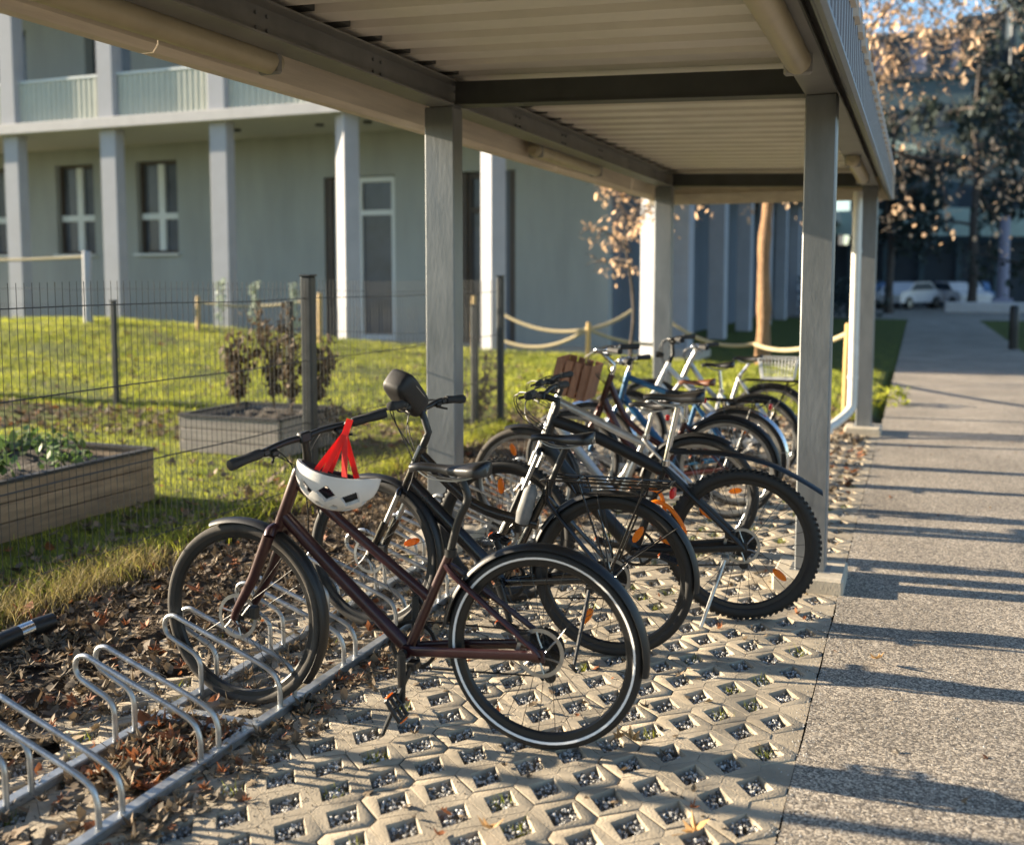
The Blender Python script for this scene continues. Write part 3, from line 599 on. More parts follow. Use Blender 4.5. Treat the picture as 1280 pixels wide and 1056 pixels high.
def bicycle(label,F,Rr,R,p):
    F=Vector((*F,0)); B=Vector((*Rr,0)); d=B-F; wb=d.length; ang=math.atan2(d.y,d.x)
    T=thing('bicycle',label,'bicycle',F,ang,'bicycles parked in the racks')
    fm=p['frame']; kk=p['k']; HT=kk['HT'];HB=kk['HB'];BB=kk['BB'];ST=kk['ST']; rt=p.get('rt',.019); rd=p.get('rd',.024)
    hx,hz=(HB[0]-HT[0]),(HB[1]-HT[1]); hl=math.hypot(hx,hz); ux,uz=hx/hl,hz/hl
    b=MB()
    b.tube([(HT[0]-ux*.01,0,HT[1]-uz*.01),(HT[0],0,HT[1]),(HB[0],0,HB[1]),(HB[0]+ux*.008,0,HB[1]+uz*.008)],[.021,.023,.023,.021],14)
    tt=kk.get('TT',[(HT[0]+ux*.03,HT[1]+uz*.03),(ST[0],ST[1]-.03)])
    P=[(q[0],0,q[1]) for q in tt]; b.tube(P if len(P)==2 else smoothline(P,5),rt,12,sq=(1.15,.9))
    dt=kk.get('DT',[(HB[0]-ux*.035,HB[1]-uz*.035),BB]); P=[(q[0],0,q[1]) for q in dt]
    b.tube(P if len(P)==2 else smoothline(P,5),rd,12,sq=(1.15,.92))
    b.tube([(BB[0],0,BB[1]),(ST[0],0,ST[1])],[.019,.0175],12)
    b.tube([(BB[0],-.036,BB[1]),(BB[0],.036,BB[1])],.024,14)
    sj=kk.get('SS',(ST[0]-.01,ST[1]-.02))
    for s in(-1,1):
        b.tube(smoothline([(sj[0],s*.010,sj[1]),(sj[0]+(wb-sj[0])*.18,s*.034,sj[1]+(R-sj[1])*.18),(wb-.02,s*.062,R+.025),(wb,s*.064,R)],4),p.get('rs',.0095),8)
        b.tube(smoothline([(BB[0]+.01,s*.022,BB[1]),(BB[0]+.14,s*.040,BB[1]+(R-BB[1])*.3),(wb-.03,s*.062,R-.004),(wb,s*.064,R)],4),p.get('rc',.0125),8,sq=(1.2,.8))
        b.box((wb,s*.064,R),(.05,.008,.045),b=.002)
    if 'extra' in p:
        for e in p['extra']: b.tube([(x,0,z) for x,z in e[0]],e[1],10)
    fr=b.build('frame',fm,T,40)
    # wheels + steering group
    st=p.get('steer',0); tw=p.get('tw',.019)
    wk=dict(tw=tw,tape=p.get('tape',False),spk=p.get('spk','dspoke'),rimm=p.get('rimm','black_matt'),knob=p.get('knob',False),hasdisc=p.get('disc',True))
    wf=wheel(T,0,R,refl=p.get('rf',()),tyre=p.get('tyref','rubber'),phase=.3,**{**wk,'tape':p.get('tapef',wk['tape'])})
    wr=wheel(T,wb,R,refl=p.get('rr',()),tyre='rubber',phase=.05,name='rear_wheel',**wk)
    SM=Matrix.Rotation(st,4,'Z') ; piv=Vector((HT[0],0,HT[1])); AX=Vector((ux,0,uz)); RM=Matrix.Translation(piv)@Matrix.Rotation(st,4,-AX)@Matrix.Translation(-piv)
    g=[wf]
    # fork
    b=MB(); SU=1 if p.get('susp') else 0; b.tube([(HB[0],0,HB[1]+.0),(HB[0]+ux*.025,0,HB[1]+uz*.025)],.02,12)
    cz=HB[1]+uz*.03; cxx=HB[0]+ux*.03; fw=p.get('fw',.050); fr_=p.get('fr',.013)
    b.tube(smoothline([(cxx,-fw,cz-.012),(cxx-.003,-fw*.6,cz+.010),(cxx-.003,fw*.6,cz+.010),(cxx,fw,cz-.012)],4),fr_*1.2,10)
    b.mi=SU
    for s in(-1,1):
        b.tube([(cxx,s*fw,cz-.005),(cxx+(0.012-cxx)*.5+.006,s*fw,cz+(R-cz)*.5),(.012,s*fw,R+.03),(0,s*fw,R)],[fr_*1.25,fr_*1.15,fr_*.9,fr_*.8] if not p.get('susp') else [.012,.0125,.0125,.012],10)
    b.mi=0
    if p.get('susp'):
        for s in(-1,1): b.tube([(cxx+(0.012-cxx)*.45,s*fw,cz+(R-cz)*.45),(.012,s*fw,R)],[.019,.017],10)
    b.tube([(0,-fw-.012,R),(0,fw+.012,R)],.007,8)
    b.tube([(0,-fw-.012,R),(.035,-fw-.018,R-.025)],.003,6)
    g.append(b.build('fork',[p.get('fork',fm)]+(['alloy'] if SU else []),T,40))
    # bars
    bc=kk['BAR']; hb=MB(); wd=p.get('bw',.30); ris=p.get('rise',.0); swp=p.get('sweep',.05)
    hb.tube([(HT[0],0,HT[1]),(HT[0]-ux*.05,0,HT[1]-uz*.05),(HT[0]-ux*.08,0,HT[1]-uz*.08),(bc[0]+.0,0,bc[1])],[.017,.017,.016,.016],12)
    hb.box((bc[0],0,bc[1]),(.04,.046,.04),b=.006)
    L=[(bc[0],0,bc[1]),(bc[0]-.004,.07,bc[1]+.003),(bc[0]+.005,.14,bc[1]+ris*.8),(bc[0]+swp*.5,wd-.12,bc[1]+ris),(bc[0]+swp,wd,bc[1]+ris*.96)]
    Lm=[(x,-y,z) for x,y,z in L[::-1]]
    hb.tube(smoothline(Lm+L[1:],4),.0125,10); hbo=hb.build('handlebar',p.get('bar','black_matt'),T,40); g.append(hbo)
    for s in(-1,1):
        e1=Vector((bc[0]+swp,s*wd,bc[1]+ris*.96)); e0=Vector((bc[0]+swp*.5,s*(wd-.12),bc[1]+ris)); dd=(e1-e0).normalized()
        q=MB(); q.tube([e0-dd*.0,e0+dd*.01,e0+dd*.06,e1-dd*.01,e1+dd*.012,e1+dd*.014],[.017,.0195,.018,.0215,.020,.013],10); q.build('grip','grip',hbo)
        q=MB(); a=e0-dd*.02; q.box(a+Vector((0,0,-.004)),(.03,.03,.028),b=.006)
        q.tube(smoothline([a,a+Vector((-.035,0,-.018)),a+Vector((-.055,0,-.02))+dd*.05,a+Vector((-.050,0,-.018))+dd*.11],4),[.007]*13,6,sq=(1,.7)); q.build('brake_lever',p.get('lever','black_matt'),hbo)
        q=MB(); a2=e0-dd*.055; q.box(a2+Vector((-.008,0,-.018)),(.045,.034,.026),b=.007); q.tube([a2+Vector((-.01,0,-.03)),a2+Vector((.03,0,-.04))+dd*.03],.005,6); q.build('gear_shifter','black_matt',hbo)
        q=MB(); q.tube(smoothline([a+Vector((-.02,0,0)),a+Vector((-.09,-s*.05,-.01)),(bc[0]-.10,s*.05,bc[1]-.07),(HT[0]-.03,s*.02,HT[1]-.08),(HB[0]+.01,s*.03,HB[1]-.05)],5),.0026,5)
        q.tube(smoothline([a2+Vector((-.02,0,0)),a2+Vector((-.11,-s*.03,-.03)),(bc[0]-.085,s*.02,bc[1]-.12),(HT[0]+.02,-s*.026,HT[1]-.10)],5),.0024,5); q.build('cable','black_matt',hbo)
    if 'ff' in p: g.append(fender(T,0,R,*p['ff'],p.get('fm','black_matt'),w=tw+.008,name='front_mudguard'))
    if 'lamp' in p:
        q=MB(); x,z=p['lamp']; q.tube([(x+.03,0,z),(x+.01,0,z),(x-.02,0,z+.002),(x-.035,0,z)],[.012,.022,.027,.024],14); q.tube([(x+.02,0,z),(HB[0]+.02,0,z-.01)],.005,6); g.append(q.build('headlamp','black_matt',T))
    if st:
        for o in g: o.matrix_local=RM@o.matrix_local if o is not wf else RM@Matrix.Translation((0,0,R))
        if 'bsteer' in p: hbo.matrix_local=Matrix.Translation(piv)@Matrix.Rotation(p['bsteer'],4,-AX)@Matrix.Translation(-piv)@Matrix.Translation((-.035,0,0))@Matrix.Translation((bc[0],0,bc[1]))@Matrix.Rotation(rad(25),4,'X')@Matrix.Translation((-bc[0],0,-bc[1]))
    # seatpost and saddle
    sx0,sx1,sz=kk['SAD']; mid=(sx0+(sx1-sx0)*.55,sz-.055)
    q=MB(); PP=kk.get('POST',[ST,mid]); q.tube([(x,0,z) for x,z in PP] if len(PP)==2 else smoothline([(x,0,z) for x,z in PP],4),.0145,12)
    q.tube([(ST[0],0,ST[1]-.015),(ST[0]+.001,0,ST[1]+.012)],.022,12); q.build('seatpost',p.get('post','black_matt'),T)
    sd_=saddle_mesh(sx0,sx1,sz,p.get('sw',.072)).build('saddle',p.get('sad','saddle'),T,60)
    q=MB()
    for s in(-1,1): q.tube(smoothline([(sx0+.03,s*.01,sz-.02),(sx0+.09,s*.022,sz-.047),(mid[0]+.02,s*.022,sz-.05),(sx1-.035,s*.03,sz-.028)],4),.0035,6)
    q.build('saddle_rail','alloy',sd_)
    # drive train on far side, crank both sides
    q=MB(); q.ring((BB[0],.047,BB[1]),[(.078,-.0015),(.092,-.0015),(.092,.0015),(.078,.0015)],40)
    for i in range(5):
        a=i*2*PI/5; q.tube([(BB[0],.047,BB[1]),(BB[0]+.08*math.cos(a),.047,BB[1]+.08*math.sin(a))],.006,5)
    q.build('chainring','black_matt',T,30)
    q=MB(); rs_=.045
    q.tube([(BB[0],.050,BB[1]+.088),(wb,.050,R+rs_)],.0035,5); q.tube([(BB[0],.050,BB[1]-.088),(wb+.01,.052,R-.115)],.0035,5); q.build('chain','black_matt',T)
    q=MB()
    for i in range(7): q.disc((wb,.030+.004*i,R),.070-.006*i,.002,24)
    q.build('cassette','black_matt',T,30)
    q=MB(); q.tube([(wb+.015,.066,R-.02),(wb+.02,.07,R-.06),(wb+.01,.058,R-.12)],[.012,.014,.010],8); q.disc((wb+.01,.052,R-.115),.022,.008,14); q.disc((wb+.02,.054,R-.055),.022,.008,14); q.box((wb+.015,.06,R-.085),(.022,.012,.07),b=.004)
    q.build('derailleur','black_matt',T)
    if p.get('disc',True):
        q=MB(); q.box((wb-.055,-.050,R+.055),(.05,.03,.035),b=.006); q.build('brake_caliper','black_matt',T)
        q=MB(); q.box((.085,-.050,R+.03),(.035,.03,.05),b=.006); o=q.build('brake_caliper','black_matt',T)
        if st: o.matrix_local=RM@o.matrix_local
    ca=rad(p.get('crank',-90))
    for s in(-1,1):
        a=ca+(0 if s<0 else PI); e=Vector((BB[0]+.17*math.cos(a),s*.075,BB[1]+.17*math.sin(a)))
        q=MB(); q.tube([(BB[0],s*.045,BB[1]),(BB[0],s*.066,BB[1])],.016,12); q.tube([(BB[0],s*.064,BB[1]),e],[.018,.014],8,sq=(1,.6)); c=q.build('crank',p.get('crankm','black_matt'),T,40)
        q=MB(); tl=Matrix.Rotation(rad(p.get('ptilt',20)),3,'Y')
        for yy in(.012,.045,.078): q.box(e+tl@Vector((0,s*yy,0)),(.09,.010,.016),tl,b=.003)
        for xx in(-.042,.042): q.box(e+tl@Vector((xx,s*.045,0)),(.010,.074,.018),tl,b=.003)
        q.tube([e,e+Vector((0,s*.08,0))],.007,8); pd=q.build('pedal','black_matt',T)
        q=MB()
        for xx in(-.049,.049): q.box(e+tl@Vector((xx,s*.045,0)),(.006,.045,.012),tl,b=.001)
        q.build('pedal_reflector','orange',pd)
    if 'fr_' in p: fender(T,wb,R,*p['fr_'],p.get('fm','black_matt'),w=tw+.008,name='rear_mudguard',stays=p.get('stays',()),staym=p.get('staym','black_matt'))
    if 'kick' in p:
        (a,b_,c_),(d_,e_,f_)=p['kick']; q=MB(); q.tube([(a,b_,c_),(d_,e_,f_),(d_+(d_-a)*.04,e_-.01,f_-.0)],[.010,.008,.009],8); q.box((a,b_+.02,c_),(.04,.05,.03),b=.005); q.build('kickstand',p.get('kickm','alloy'),T)
    if 'rack' in p:
        x0,x1,z,w=p['rack']; q=MB(); m=p.get('rackm','black')
        q.tube(smoothline([(x0-.05,0,z-.02),(x0,-w*.8,z),(x0+.04,-w,z),(x1-.04,-w,z),(x1,-w*.8,z),(x1,w*.8,z),(x1-.04,w,z),(x0+.04,w,z),(x0,w*.8,z),(x0-.05,0,z-.02)],4),.0055,7)
        for t in(.25,.5,.75): q.tube([(x0+(x1-x0)*t,-w,z),(x0+(x1-x0)*t,w,z)],.004,6)
        q.tube([(x0,0,z),(x1,0,z)],.004,6)
        for s in(-1,1):
            q.tube([(x0+.14,s*w,z),(wb,s*.068,R+.02)],.005,6); q.tube([(x1-.10,s*w,z),(x1-.11,s*w,z-.05),(wb,s*.068,R+.02)],.005,6); q.tube([(x0,s*w*.8,z),(ST[0],s*.02,ST[1]-.06)],.0045,6)
            q.tube([(x0+.10,s*w,z),(x0+.13,s*w,z-.05),(x1-.06,s*w,z-.04),(x1,s*w,z)],.004,6)
        q.build('luggage_rack',m,T)
        q=MB(); q.box((x1+.012,0,z-.035),(.02,.07,.04),b=.006); q.build('rear_lamp','redlens',T)
    if 'slamp' in p:
        x,z=p['slamp']; q=MB(); q.box((x,0,z),(.022,.035,.035),b=.006); q.build('rear_lamp','redlens',T)
    BK.append(T)
    return T,RM
def bmat(f,r):  # world matrix of a bike frame
    d=Vector((r[0]-f[0],r[1]-f[1],0)); return Matrix.Translation((f[0],f[1],0))@Matrix.Rotation(math.atan2(d.y,d.x),4,'Z')

# 1 dark red step-through at the front
B1F,B1R=(-2.36,3.19),(-1.165,3.25)
t1,RM1=bicycle('dark red step-through bicycle nearest the camera, white stripe on its tyres',B1F,B1R,.352,dict(frame='wine',fork='wine',
 k=dict(HT=(.25,.915),HB=(.17,.715),BB=(.69,.295),ST=(.855,.665),TT=[(.242,.875),(.775,.49)],DT=[(.19,.745),(.40,.55),(.69,.295)],BAR=(.29,1.045),SAD=(.70,1.0,.975),SS=(.84,.62),POST=[(.85,.65),(.885,.78),(.92,.86),(.90,.92)]),
 rt=.017,rd=.023,rc=.0155,rs=.011,fr=.018,fw=.058,steer=rad(-3),bsteer=rad(-37),tape=True,tapef=False,tyref='dusty_rubber',tw=.0205,bw=.31,sweep=.055,ff=(-38,112),fr_=(-8,172),crank=-88,ptilt=55,rf=(),rr=(),kick=((.72,-.05,.25),(.64,-.12,.02)),kickm='black_matt'))
# 2 black trekking bike with rack and bag
B2F,B2R=(-2.32,4.13),(-1.185,4.19)
bicycle('black trekking bicycle with a luggage rack and long black mudguards',B2F,B2R,.352,dict(frame='black',k=dict(HT=(.25,.86),HB=(.17,.68),BB=(.64,.28),ST=(.84,.70),TT=[(.245,.83),(.50,.62),(.80,.55)],DT=[(.19,.70),(.64,.28)],BAR=(.24,1.04),SAD=(.77,1.05,.95)),
 rd=.030,rt=.022,tape=False,tw=.021,bw=.31,sweep=.04,rise=.03,steer=rad(-8),ff=(-20,120),fr_=(-6,185),stays=(40,100),crank=-70,rack=(.86,1.38,.765,.07),rf=(rad(20),),rr=(rad(-120),rad(60)),susp=True,fork='black',rimm='black_matt',kick=((1.05,-.07,.30),(1.02,-.2,.015)),kickm='black_matt'))
# 3 black mountain bike
B3F,B3R=(-1.90,4.72),(-.745,4.89)
bicycle('black mountain bicycle with knobby tyres, raised rear mudguard and high saddle',B3F,B3R,.362,dict(frame='black_matt',k=dict(HT=(.25,.95),HB=(.20,.80),BB=(.66,.30),ST=(.80,.74),TT=[(.245,.93),(.45,.86),(.785,.70)],DT=[(.21,.81),(.34,.64),(.66,.30)],BAR=(.19,1.05),SAD=(.69,.98,1.07),POST=[(.80,.74),(.855,1.01)]),
 rd=.033,rt=.026,rs=.012,rc=.016,tw=.027,knob=True,bw=.35,rise=.03,sweep=.03,steer=rad(-4),crank=0,susp=True,fw=.065,fork='black',post='chrome',rf=(rad(95),),rr=(rad(-38),rad(140)),kick=((1.09,-.08,.30),(.99,-.22,.015)),rimm='black_matt'))
# 4 silver framed trekking / mountain bike
B4F,B4R=(-2.26,5.95),(-1.17,5.99)
bicycle('silver framed mountain bicycle with a dark saddle and thick black tyres',B4F,B4R,.35,dict(frame='silver',k=dict(HT=(.22,.90),HB=(.17,.76),BB=(.60,.28),ST=(.77,.68),TT=[(.215,.875),(.765,.63)],DT=[(.18,.77),(.60,.28)],BAR=(.15,.99),SAD=(.665,.93,.885)),
 rd=.026,rt=.022,tw=.026,bw=.33,rise=.02,knob=False,susp=True,fork='silver',tyref='dusty_rubber',post='chrome',rf=(rad(110),),rr=(rad(10),),ff=(10,110),fr_=(60,165),crank=30,slamp=(.90,.80),spk='spoke',rimm='alloy'))
# 5 brown red city bike with wooden crate
B5F,B5R=(-2.25,6.88),(-1.17,6.92)
bicycle('brown red city bicycle carrying a slatted wooden crate on its handlebar',B5F,B5R,.345,dict(frame='maroon',k=dict(HT=(.28,.95),HB=(.21,.74),BB=(.66,.27),ST=(.80,.66),TT=[(.27,.90),(.42,.62),(.74,.42)],DT=[(.23,.78),(.38,.50),(.66,.27)],BAR=(.20,1.12),SAD=(.66,.93,.86)),
 bar='chrome',lever='chrome',bw=.27,rise=.02,sweep=.20,disc=False,spk='spoke',rimm='alloy',post='chrome',ff=(0,130),fr_=(-5,165),stays=(60,),slamp=(.93,.80),crank=-30,tw=.02))
# 6 blue bike
B6F,B6R=(-2.25,7.34),(-1.17,7.34)
bicycle('blue city bicycle with polished mudguards, a brown saddle and an orange spoke reflector',B6F,B6R,.35,dict(frame='blue',fm='chrome',k=dict(HT=(.28,.93),HB=(.23,.74),BB=(.66,.28),ST=(.79,.74),TT=[(.275,.90),(.79,.72)],DT=[(.235,.76),(.66,.28)],BAR=(.24,1.03),SAD=(.66,.92,.89)),
 bar='chrome',lever='chrome',bw=.28,sweep=.12,disc=False,spk='spoke',rimm='alloy',post='chrome',sad='brown_saddle',ff=(0,130),fr_=(-12,165),stays=(10,75),staym='alloy',rack=(.84,1.30,.76,.065),rackm='black',rf=(),rr=(rad(75),),crank=20,tw=.02))
# 7 white bike
B7F,B7R=(-2.25,8.26),(-1.17,8.30)
bicycle('white framed bicycle with raised handlebar and black saddle near the rack end',B7F,B7R,.345,dict(frame='white',k=dict(HT=(.37,.93),HB=(.26,.70),BB=(.70,.28),ST=(.80,.72),TT=[(.36,.90),(.56,.72),(.77,.52)],DT=[(.29,.76),(.70,.28)],BAR=(.40,1.11),SAD=(.64,.90,.94)),
 bw=.27,sweep=.12,rise=.03,disc=False,spk='spoke',rimm='alloy',post='chrome',ff=(0,130),fr_=(0,165),stays=(60,),lamp=(.30,1.0),crank=60,tw=.02))
# 8 silver bike with wire basket
B8F,B8R=(-2.25,9.18),(-1.17,9.20)
bicycle('silver city bicycle with a white wire basket on its rear rack',B8F,B8R,.345,dict(frame='silver',k=dict(HT=(.37,.90),HB=(.28,.70),BB=(.66,.28),ST=(.80,.76),TT=[(.36,.86),(.55,.60),(.74,.50)],DT=[(.30,.74),(.66,.28)],BAR=(.40,1.02),SAD=(.74,1.0,.93)),
 bar='chrome',bw=.27,sweep=.15,disc=False,spk='spoke',rimm='alloy',post='chrome',ff=(0,130),fr_=(0,165),stays=(60,),rack=(.86,1.32,.73,.07),rr=(rad(-10),),crank=0,tw=.02))
bikes=BK
# crate (part of bike 5)
b5=bikes[4]; cr=MB(); 
def slatbox(b,c,dx,dy,h,tilt):
    R=Matrix.Rotation(rad(tilt),3,'Y'); c=Vector(c); w=.049
    nx=int(dx/.052); ny=int(dy/.052)
    for i in range(nx):
        x=-dx/2+dx*(i+.5)/nx
        for s in(-1,1): b.box(c+R@Vector((x,s*dy/2,0)),(w,.010,h),R,b=.002)
    for i in range(ny):
        y=-dy/2+dy*(i+.5)/ny
        for s in(-1,1): b.box(c+R@Vector((s*dx/2,y,0)),(.010,w,h),R,b=.002)
    b.box(c+R@Vector((0,0,-h/2+.008)),(dx-.02,dy-.02,.012),R)
    for z in(-h*.3,h*.3):
        for s in(-1,1):
            b.box(c+R@Vector((0,s*(dy/2-.012),z)),(dx-.03,.010,.025),R); b.box(c+R@Vector((s*(dx/2-.012),0,z)),(.010,dy-.03,.025),R)
slatbox(cr,(.03,0,.93),.25,.32,.25,14); cr.build('wooden_crate','crate',b5)
b8=bikes[7]; q=MB(); x0,x1,z0,z1,w=.97,1.30,.75,.93,.13
for i in range(12):
    t=i/11
    for s in(-1,1): q.tube([(x0+.03+(x1-x0-.06)*t,s*(w-.02),z0),(x0+(x1-x0)*t,s*w,z1)],.002,4)
for i in range(9):
    t=-1+2*i/8; q.tube([(x0+.03,t*(w-.02),z0),(x0,t*w,z1)],.002,4); q.tube([(x1-.03,t*(w-.02),z0),(x1,t*w,z1)],.002,4)
    q.tube([(x0+.03,t*(w-.02),z0),(x1-.03,t*(w-.02),z0)],.002,4)
for zz,e in((z0,.03),(z0+.06,.02),(z0+.12,.01),(z1,0)): q.tube([(x0+e,-w+e*.7,zz),(x1-e,-w+e*.7,zz),(x1-e,w-e*.7,zz),(x0+e,w-e*.7,zz)],.0022 if zz<z1 else .004,5,closed=True)
q.build('wire_basket','white',b8)
# long raised mudguard of bike 3
b3=bikes[2]; q=MB(); P=smoothline([(.84,0,.80),(.95,0,.805),(1.12,0,.80),(1.28,0,.765),(1.42,0,.70),(1.53,0,.635)],4); n=len(P); vs=[]
for i,pp in enumerate(P):
    w=.022+.020*min(1,i/(n*.4)); 
    for y,dz in((-w,-.012),(-w*.6,0),(0,.005),(w*.6,0),(w,-.012),(w,-.015),(w*.6,-.004),(0,.001),(-w*.6,-.004),(-w,-.015)): vs.append((pp.x,y,pp.z+dz))
q.add(vs,[(i*10+j,i*10+(j+1)%10,(i+1)*10+(j+1)%10,(i+1)*10+j) for i in range(n-1) for j in range(10)]+[tuple(range(10)),tuple(range(n*10-1,n*10-11,-1))])
q.tube([(.81,0,.80),(.90,0,.80)],.014,8); q.build('rear_mudguard','black_matt',b3,60)
q=MB(); q.tube(smoothline([(.70,-.05,.50),(.76,-.06,.56),(.84,-.06,.52),(.90,-.06,.42),(.86,-.06,.36),(.78,-.05,.38)],5),.011,7); q.tube(smoothline([(.72,-.045,.62),(.78,-.05,.60),(.80,-.05,.50),(.74,-.05,.45)],5),.010,7); tag(q.build('lock_chain','orange',None),'orange fabric covered lock looped round the black mountain bicycle','lock').matrix_world=bmat(B3F,B3R)
# bottle on bike 2 + u lock
b2=bikes[1]; q=MB(); q.tube([(.735,-.03,.56),(.745,-.03,.60),(.775,-.03,.70),(.785,-.03,.73)],[.030,.036,.032,.015],12); q.build('tool_bag','dull_bag',b2)
# handlebar bag on bike 2
q=MB(); R_=Matrix.Rotation(rad(-38),3,'X')@Matrix.Rotation(rad(18),3,'Y')
def softbox(q,c,d,R,n=16,e=.45):
    vs=[];c=Vector(c)
    for i in range(n+1):
        t=-PI/2+PI*i/n
        for j in range(2*n):
            a=PI*j/n; f=lambda v:math.copysign(abs(v)**e,v)
            vs.append(c+R@Vector((d[0]/2*f(math.cos(t))*f(math.cos(a)),d[1]/2*f(math.cos(t))*f(math.sin(a)),d[2]/2*f(math.sin(t)))))
    m=2*n; q.add(vs,[(i*m+j,i*m+(j+1)%m,(i+1)*m+(j+1)%m,(i+1)*m+j) for i in range(n) for j in range(m)])
softbox(q,(0,0,0),(.135,.25,.12),R_); bagc=bmat(B2F,B2R)@Vector((.20,-.06,1.115)); bg_=q.build('handlebar_bag','bag',None,60,loc=bagc); tag(bg_,'small black zipped bag strapped on the handlebar of the black trekking bicycle','bag')
q=MB(); q.ring((0,0,0),[(.0,0)]*3,3) if False else None
P=[R_@Vector((.062*math.copysign(abs(math.cos(a))**.6,math.cos(a)),.092*math.copysign(abs(math.sin(a))**.6,math.sin(a)),.030)) for a in [2*PI*i/40 for i in range(40)]]
P=[Vector((p.x,p.y*1.15,p.z)) for p in P]; P=[p*1.05 for p in P]; q.tube(P,.0032,5,closed=True); q.build('zip','alloy',bg_)
q=MB(); 
for yy in(-.05,.05): q.ring((0,yy,-.055),[(.022,-.008),(.026,-.008),(.026,.008),(.022,.008)],20)
q.build('strap','bag',bg_)
# helmet hanging from bike 1
MW=bmat(B1F,B1R); hc=MW@Vector((.47,-.10,.945))
H=thing('bicycle_helmet','white vented cycling helmet hanging upside down from the dark red bicycle handlebar','helmet',hc,rad(12))
q=MB(); N1,N2=128,40; holes=set(); vs=[];idx={}
def hp(i,j,s):
    a=2*PI*i/N1; t=(PI*.50)*j/N2
    x=.150*s*math.sin(t)*math.cos(a); y=.108*s*math.sin(t)*math.sin(a); z=-.135*s*math.cos(t)
    r_=1+.03*math.cos(2*a)+.018*math.cos(8*a+.4)*math.sin(2*t); edge=.012*math.cos(2*a) if j>N2-4 else 0
    return Vector((x*r_,y,z+edge*(j-N2+4)/4))
vents=[]
for i in range(N1):
    for j in range(N2):
        u_=(i%16)-7.5; v=(abs(u_)/5.5+abs(j-12)/4.2<1.0) or (abs(((i+8)%16)-7.5)/6.9+abs(j-24)/6.5<1.0)
        if v: vents.append((i,j))
VS=set(vents)
for s in(1,.90):
    for j in range(N2+1):
        for i in range(N1): vs.append(hp(i,j,s))
o2=(N2+1)*N1; fs=[]; ix=lambda i,j,l=0: l*o2+j*N1+(i%N1)
for i in range(N1):
    for j in range(N2):
        if (i,j) in VS:
            for (A,Bv,nb) in (((i,j),(i+1,j),(i,j-1)),((i+1,j),(i+1,j+1),((i+1)%N1,j)),((i+1,j+1),(i,j+1),(i,j+1)),((i,j+1),(i,j),((i-1)%N1,j))):
                if nb not in VS: fs.append((ix(*A),ix(*Bv),ix(*Bv,1),ix(*A,1)))
        else: fs+= [(ix(i,j),ix(i+1,j),ix(i+1,j+1),ix(i,j+1)),(ix(i,j+1,1),ix(i+1,j+1,1),ix(i+1,j,1),ix(i,j,1))]
    fs.append((ix(i,N2),ix(i+1,N2),ix(i+1,N2,1),ix(i,N2,1)))
q.add(vs,fs); q.m=[1 if all(x>=o2 for x in f) else 0 for f in fs]; q.build('shell',['helmet','foam'],H,40)
q=MB(); N=24
for k in(-1,0,1): q.tube([(.12*math.cos(a),k*.035,-.095*math.sin(a)*(1-.1*abs(k))+.0) for a in [PI*i/16 for i in range(17)]],.012,6)
q.tube([(.128*math.cos(a),.088*math.sin(a),-.012) for a in [2*PI*i/N for i in range(N)]],.008,6,closed=True); q.build('liner','foam',H)
q=MB(); hk=Vector((-.02,.03,.135))
for (x,y) in((-.065,-.05),(-.03,-.07),(.045,-.065),(-.045,.05),(.055,.055)):
    q.bar((x,y,-.01),hk,.020,.004,up=(0,1,0)) 
q.bar(hk-Vector((0,0,.02)),hk+Vector((.006,0,.055)),.022,.012,up=(0,1,0)); q.build('chin_strap','redstrap',H)
H.rotation_euler=(rad(-10),rad(12),rad(12))
# ------------------------------------------------------------------ GARDEN
def fence(label,posts,along,lo,hi,fixed,axis,h=1.6,thick=()):
    T=thing('mesh_fence',label,'fence',(0,0,0),0,'anthracite mesh fences'); 
    def pt(a,z): return (fixed,a,z) if axis=='y' else (a,fixed,z)
    for a in posts:
        q=MB(); x,y,_=pt(a,0); z0=float(hgt(x,y)); w=.088 if a in thick else .07
        q.box((x,y,z0+h/2+.0),(w,w,h+.06),b=.012); q.box((x,y,z0+h+.037),(w+.012,w+.012,.016),b=.005); q.build('post','post_green',T)
    ps=sorted(posts)+[hi]; ps=[lo]+ps if ps[0]>lo else ps
    for s,e in zip(ps[:-1],ps[1:]):
        if e-s<.2: continue
        q=MB(); a=s+.05
        while a<e-.04:
            x,y,_=pt(a,0); z0=float(hgt(x,y)); q.tube([pt(a,z0+.03),pt(a,z0+h)],.0022,4,False); a+=.05
        for z in(.10,.56,1.02,1.48):
            for d in(-.006,.006):
                P=[]
                for i in range(6):
                    a=s+.03+(e-s-.06)*i/5; x,y,_=pt(a,0); p=list(pt(a,float(hgt(x,y))+z)); p[0 if axis=='y' else 1]+=d; P.append(p)
                q.tube(P,.003,4,False)
        q.build('mesh_panel','wire',T)
fence('anthracite mesh fence running along behind the bicycle racks',[2.73,6.53,10.30],'y',2.73,10.30,-4.19,'y',1.61,(6.53,))
fence('anthracite mesh fence crossing the lawn beyond the planting beds',[-4.45,-6.8,-9.4,-12.0,-14.6,-17.2],'x',-17.2,-4.45,10.2,'x',1.3)
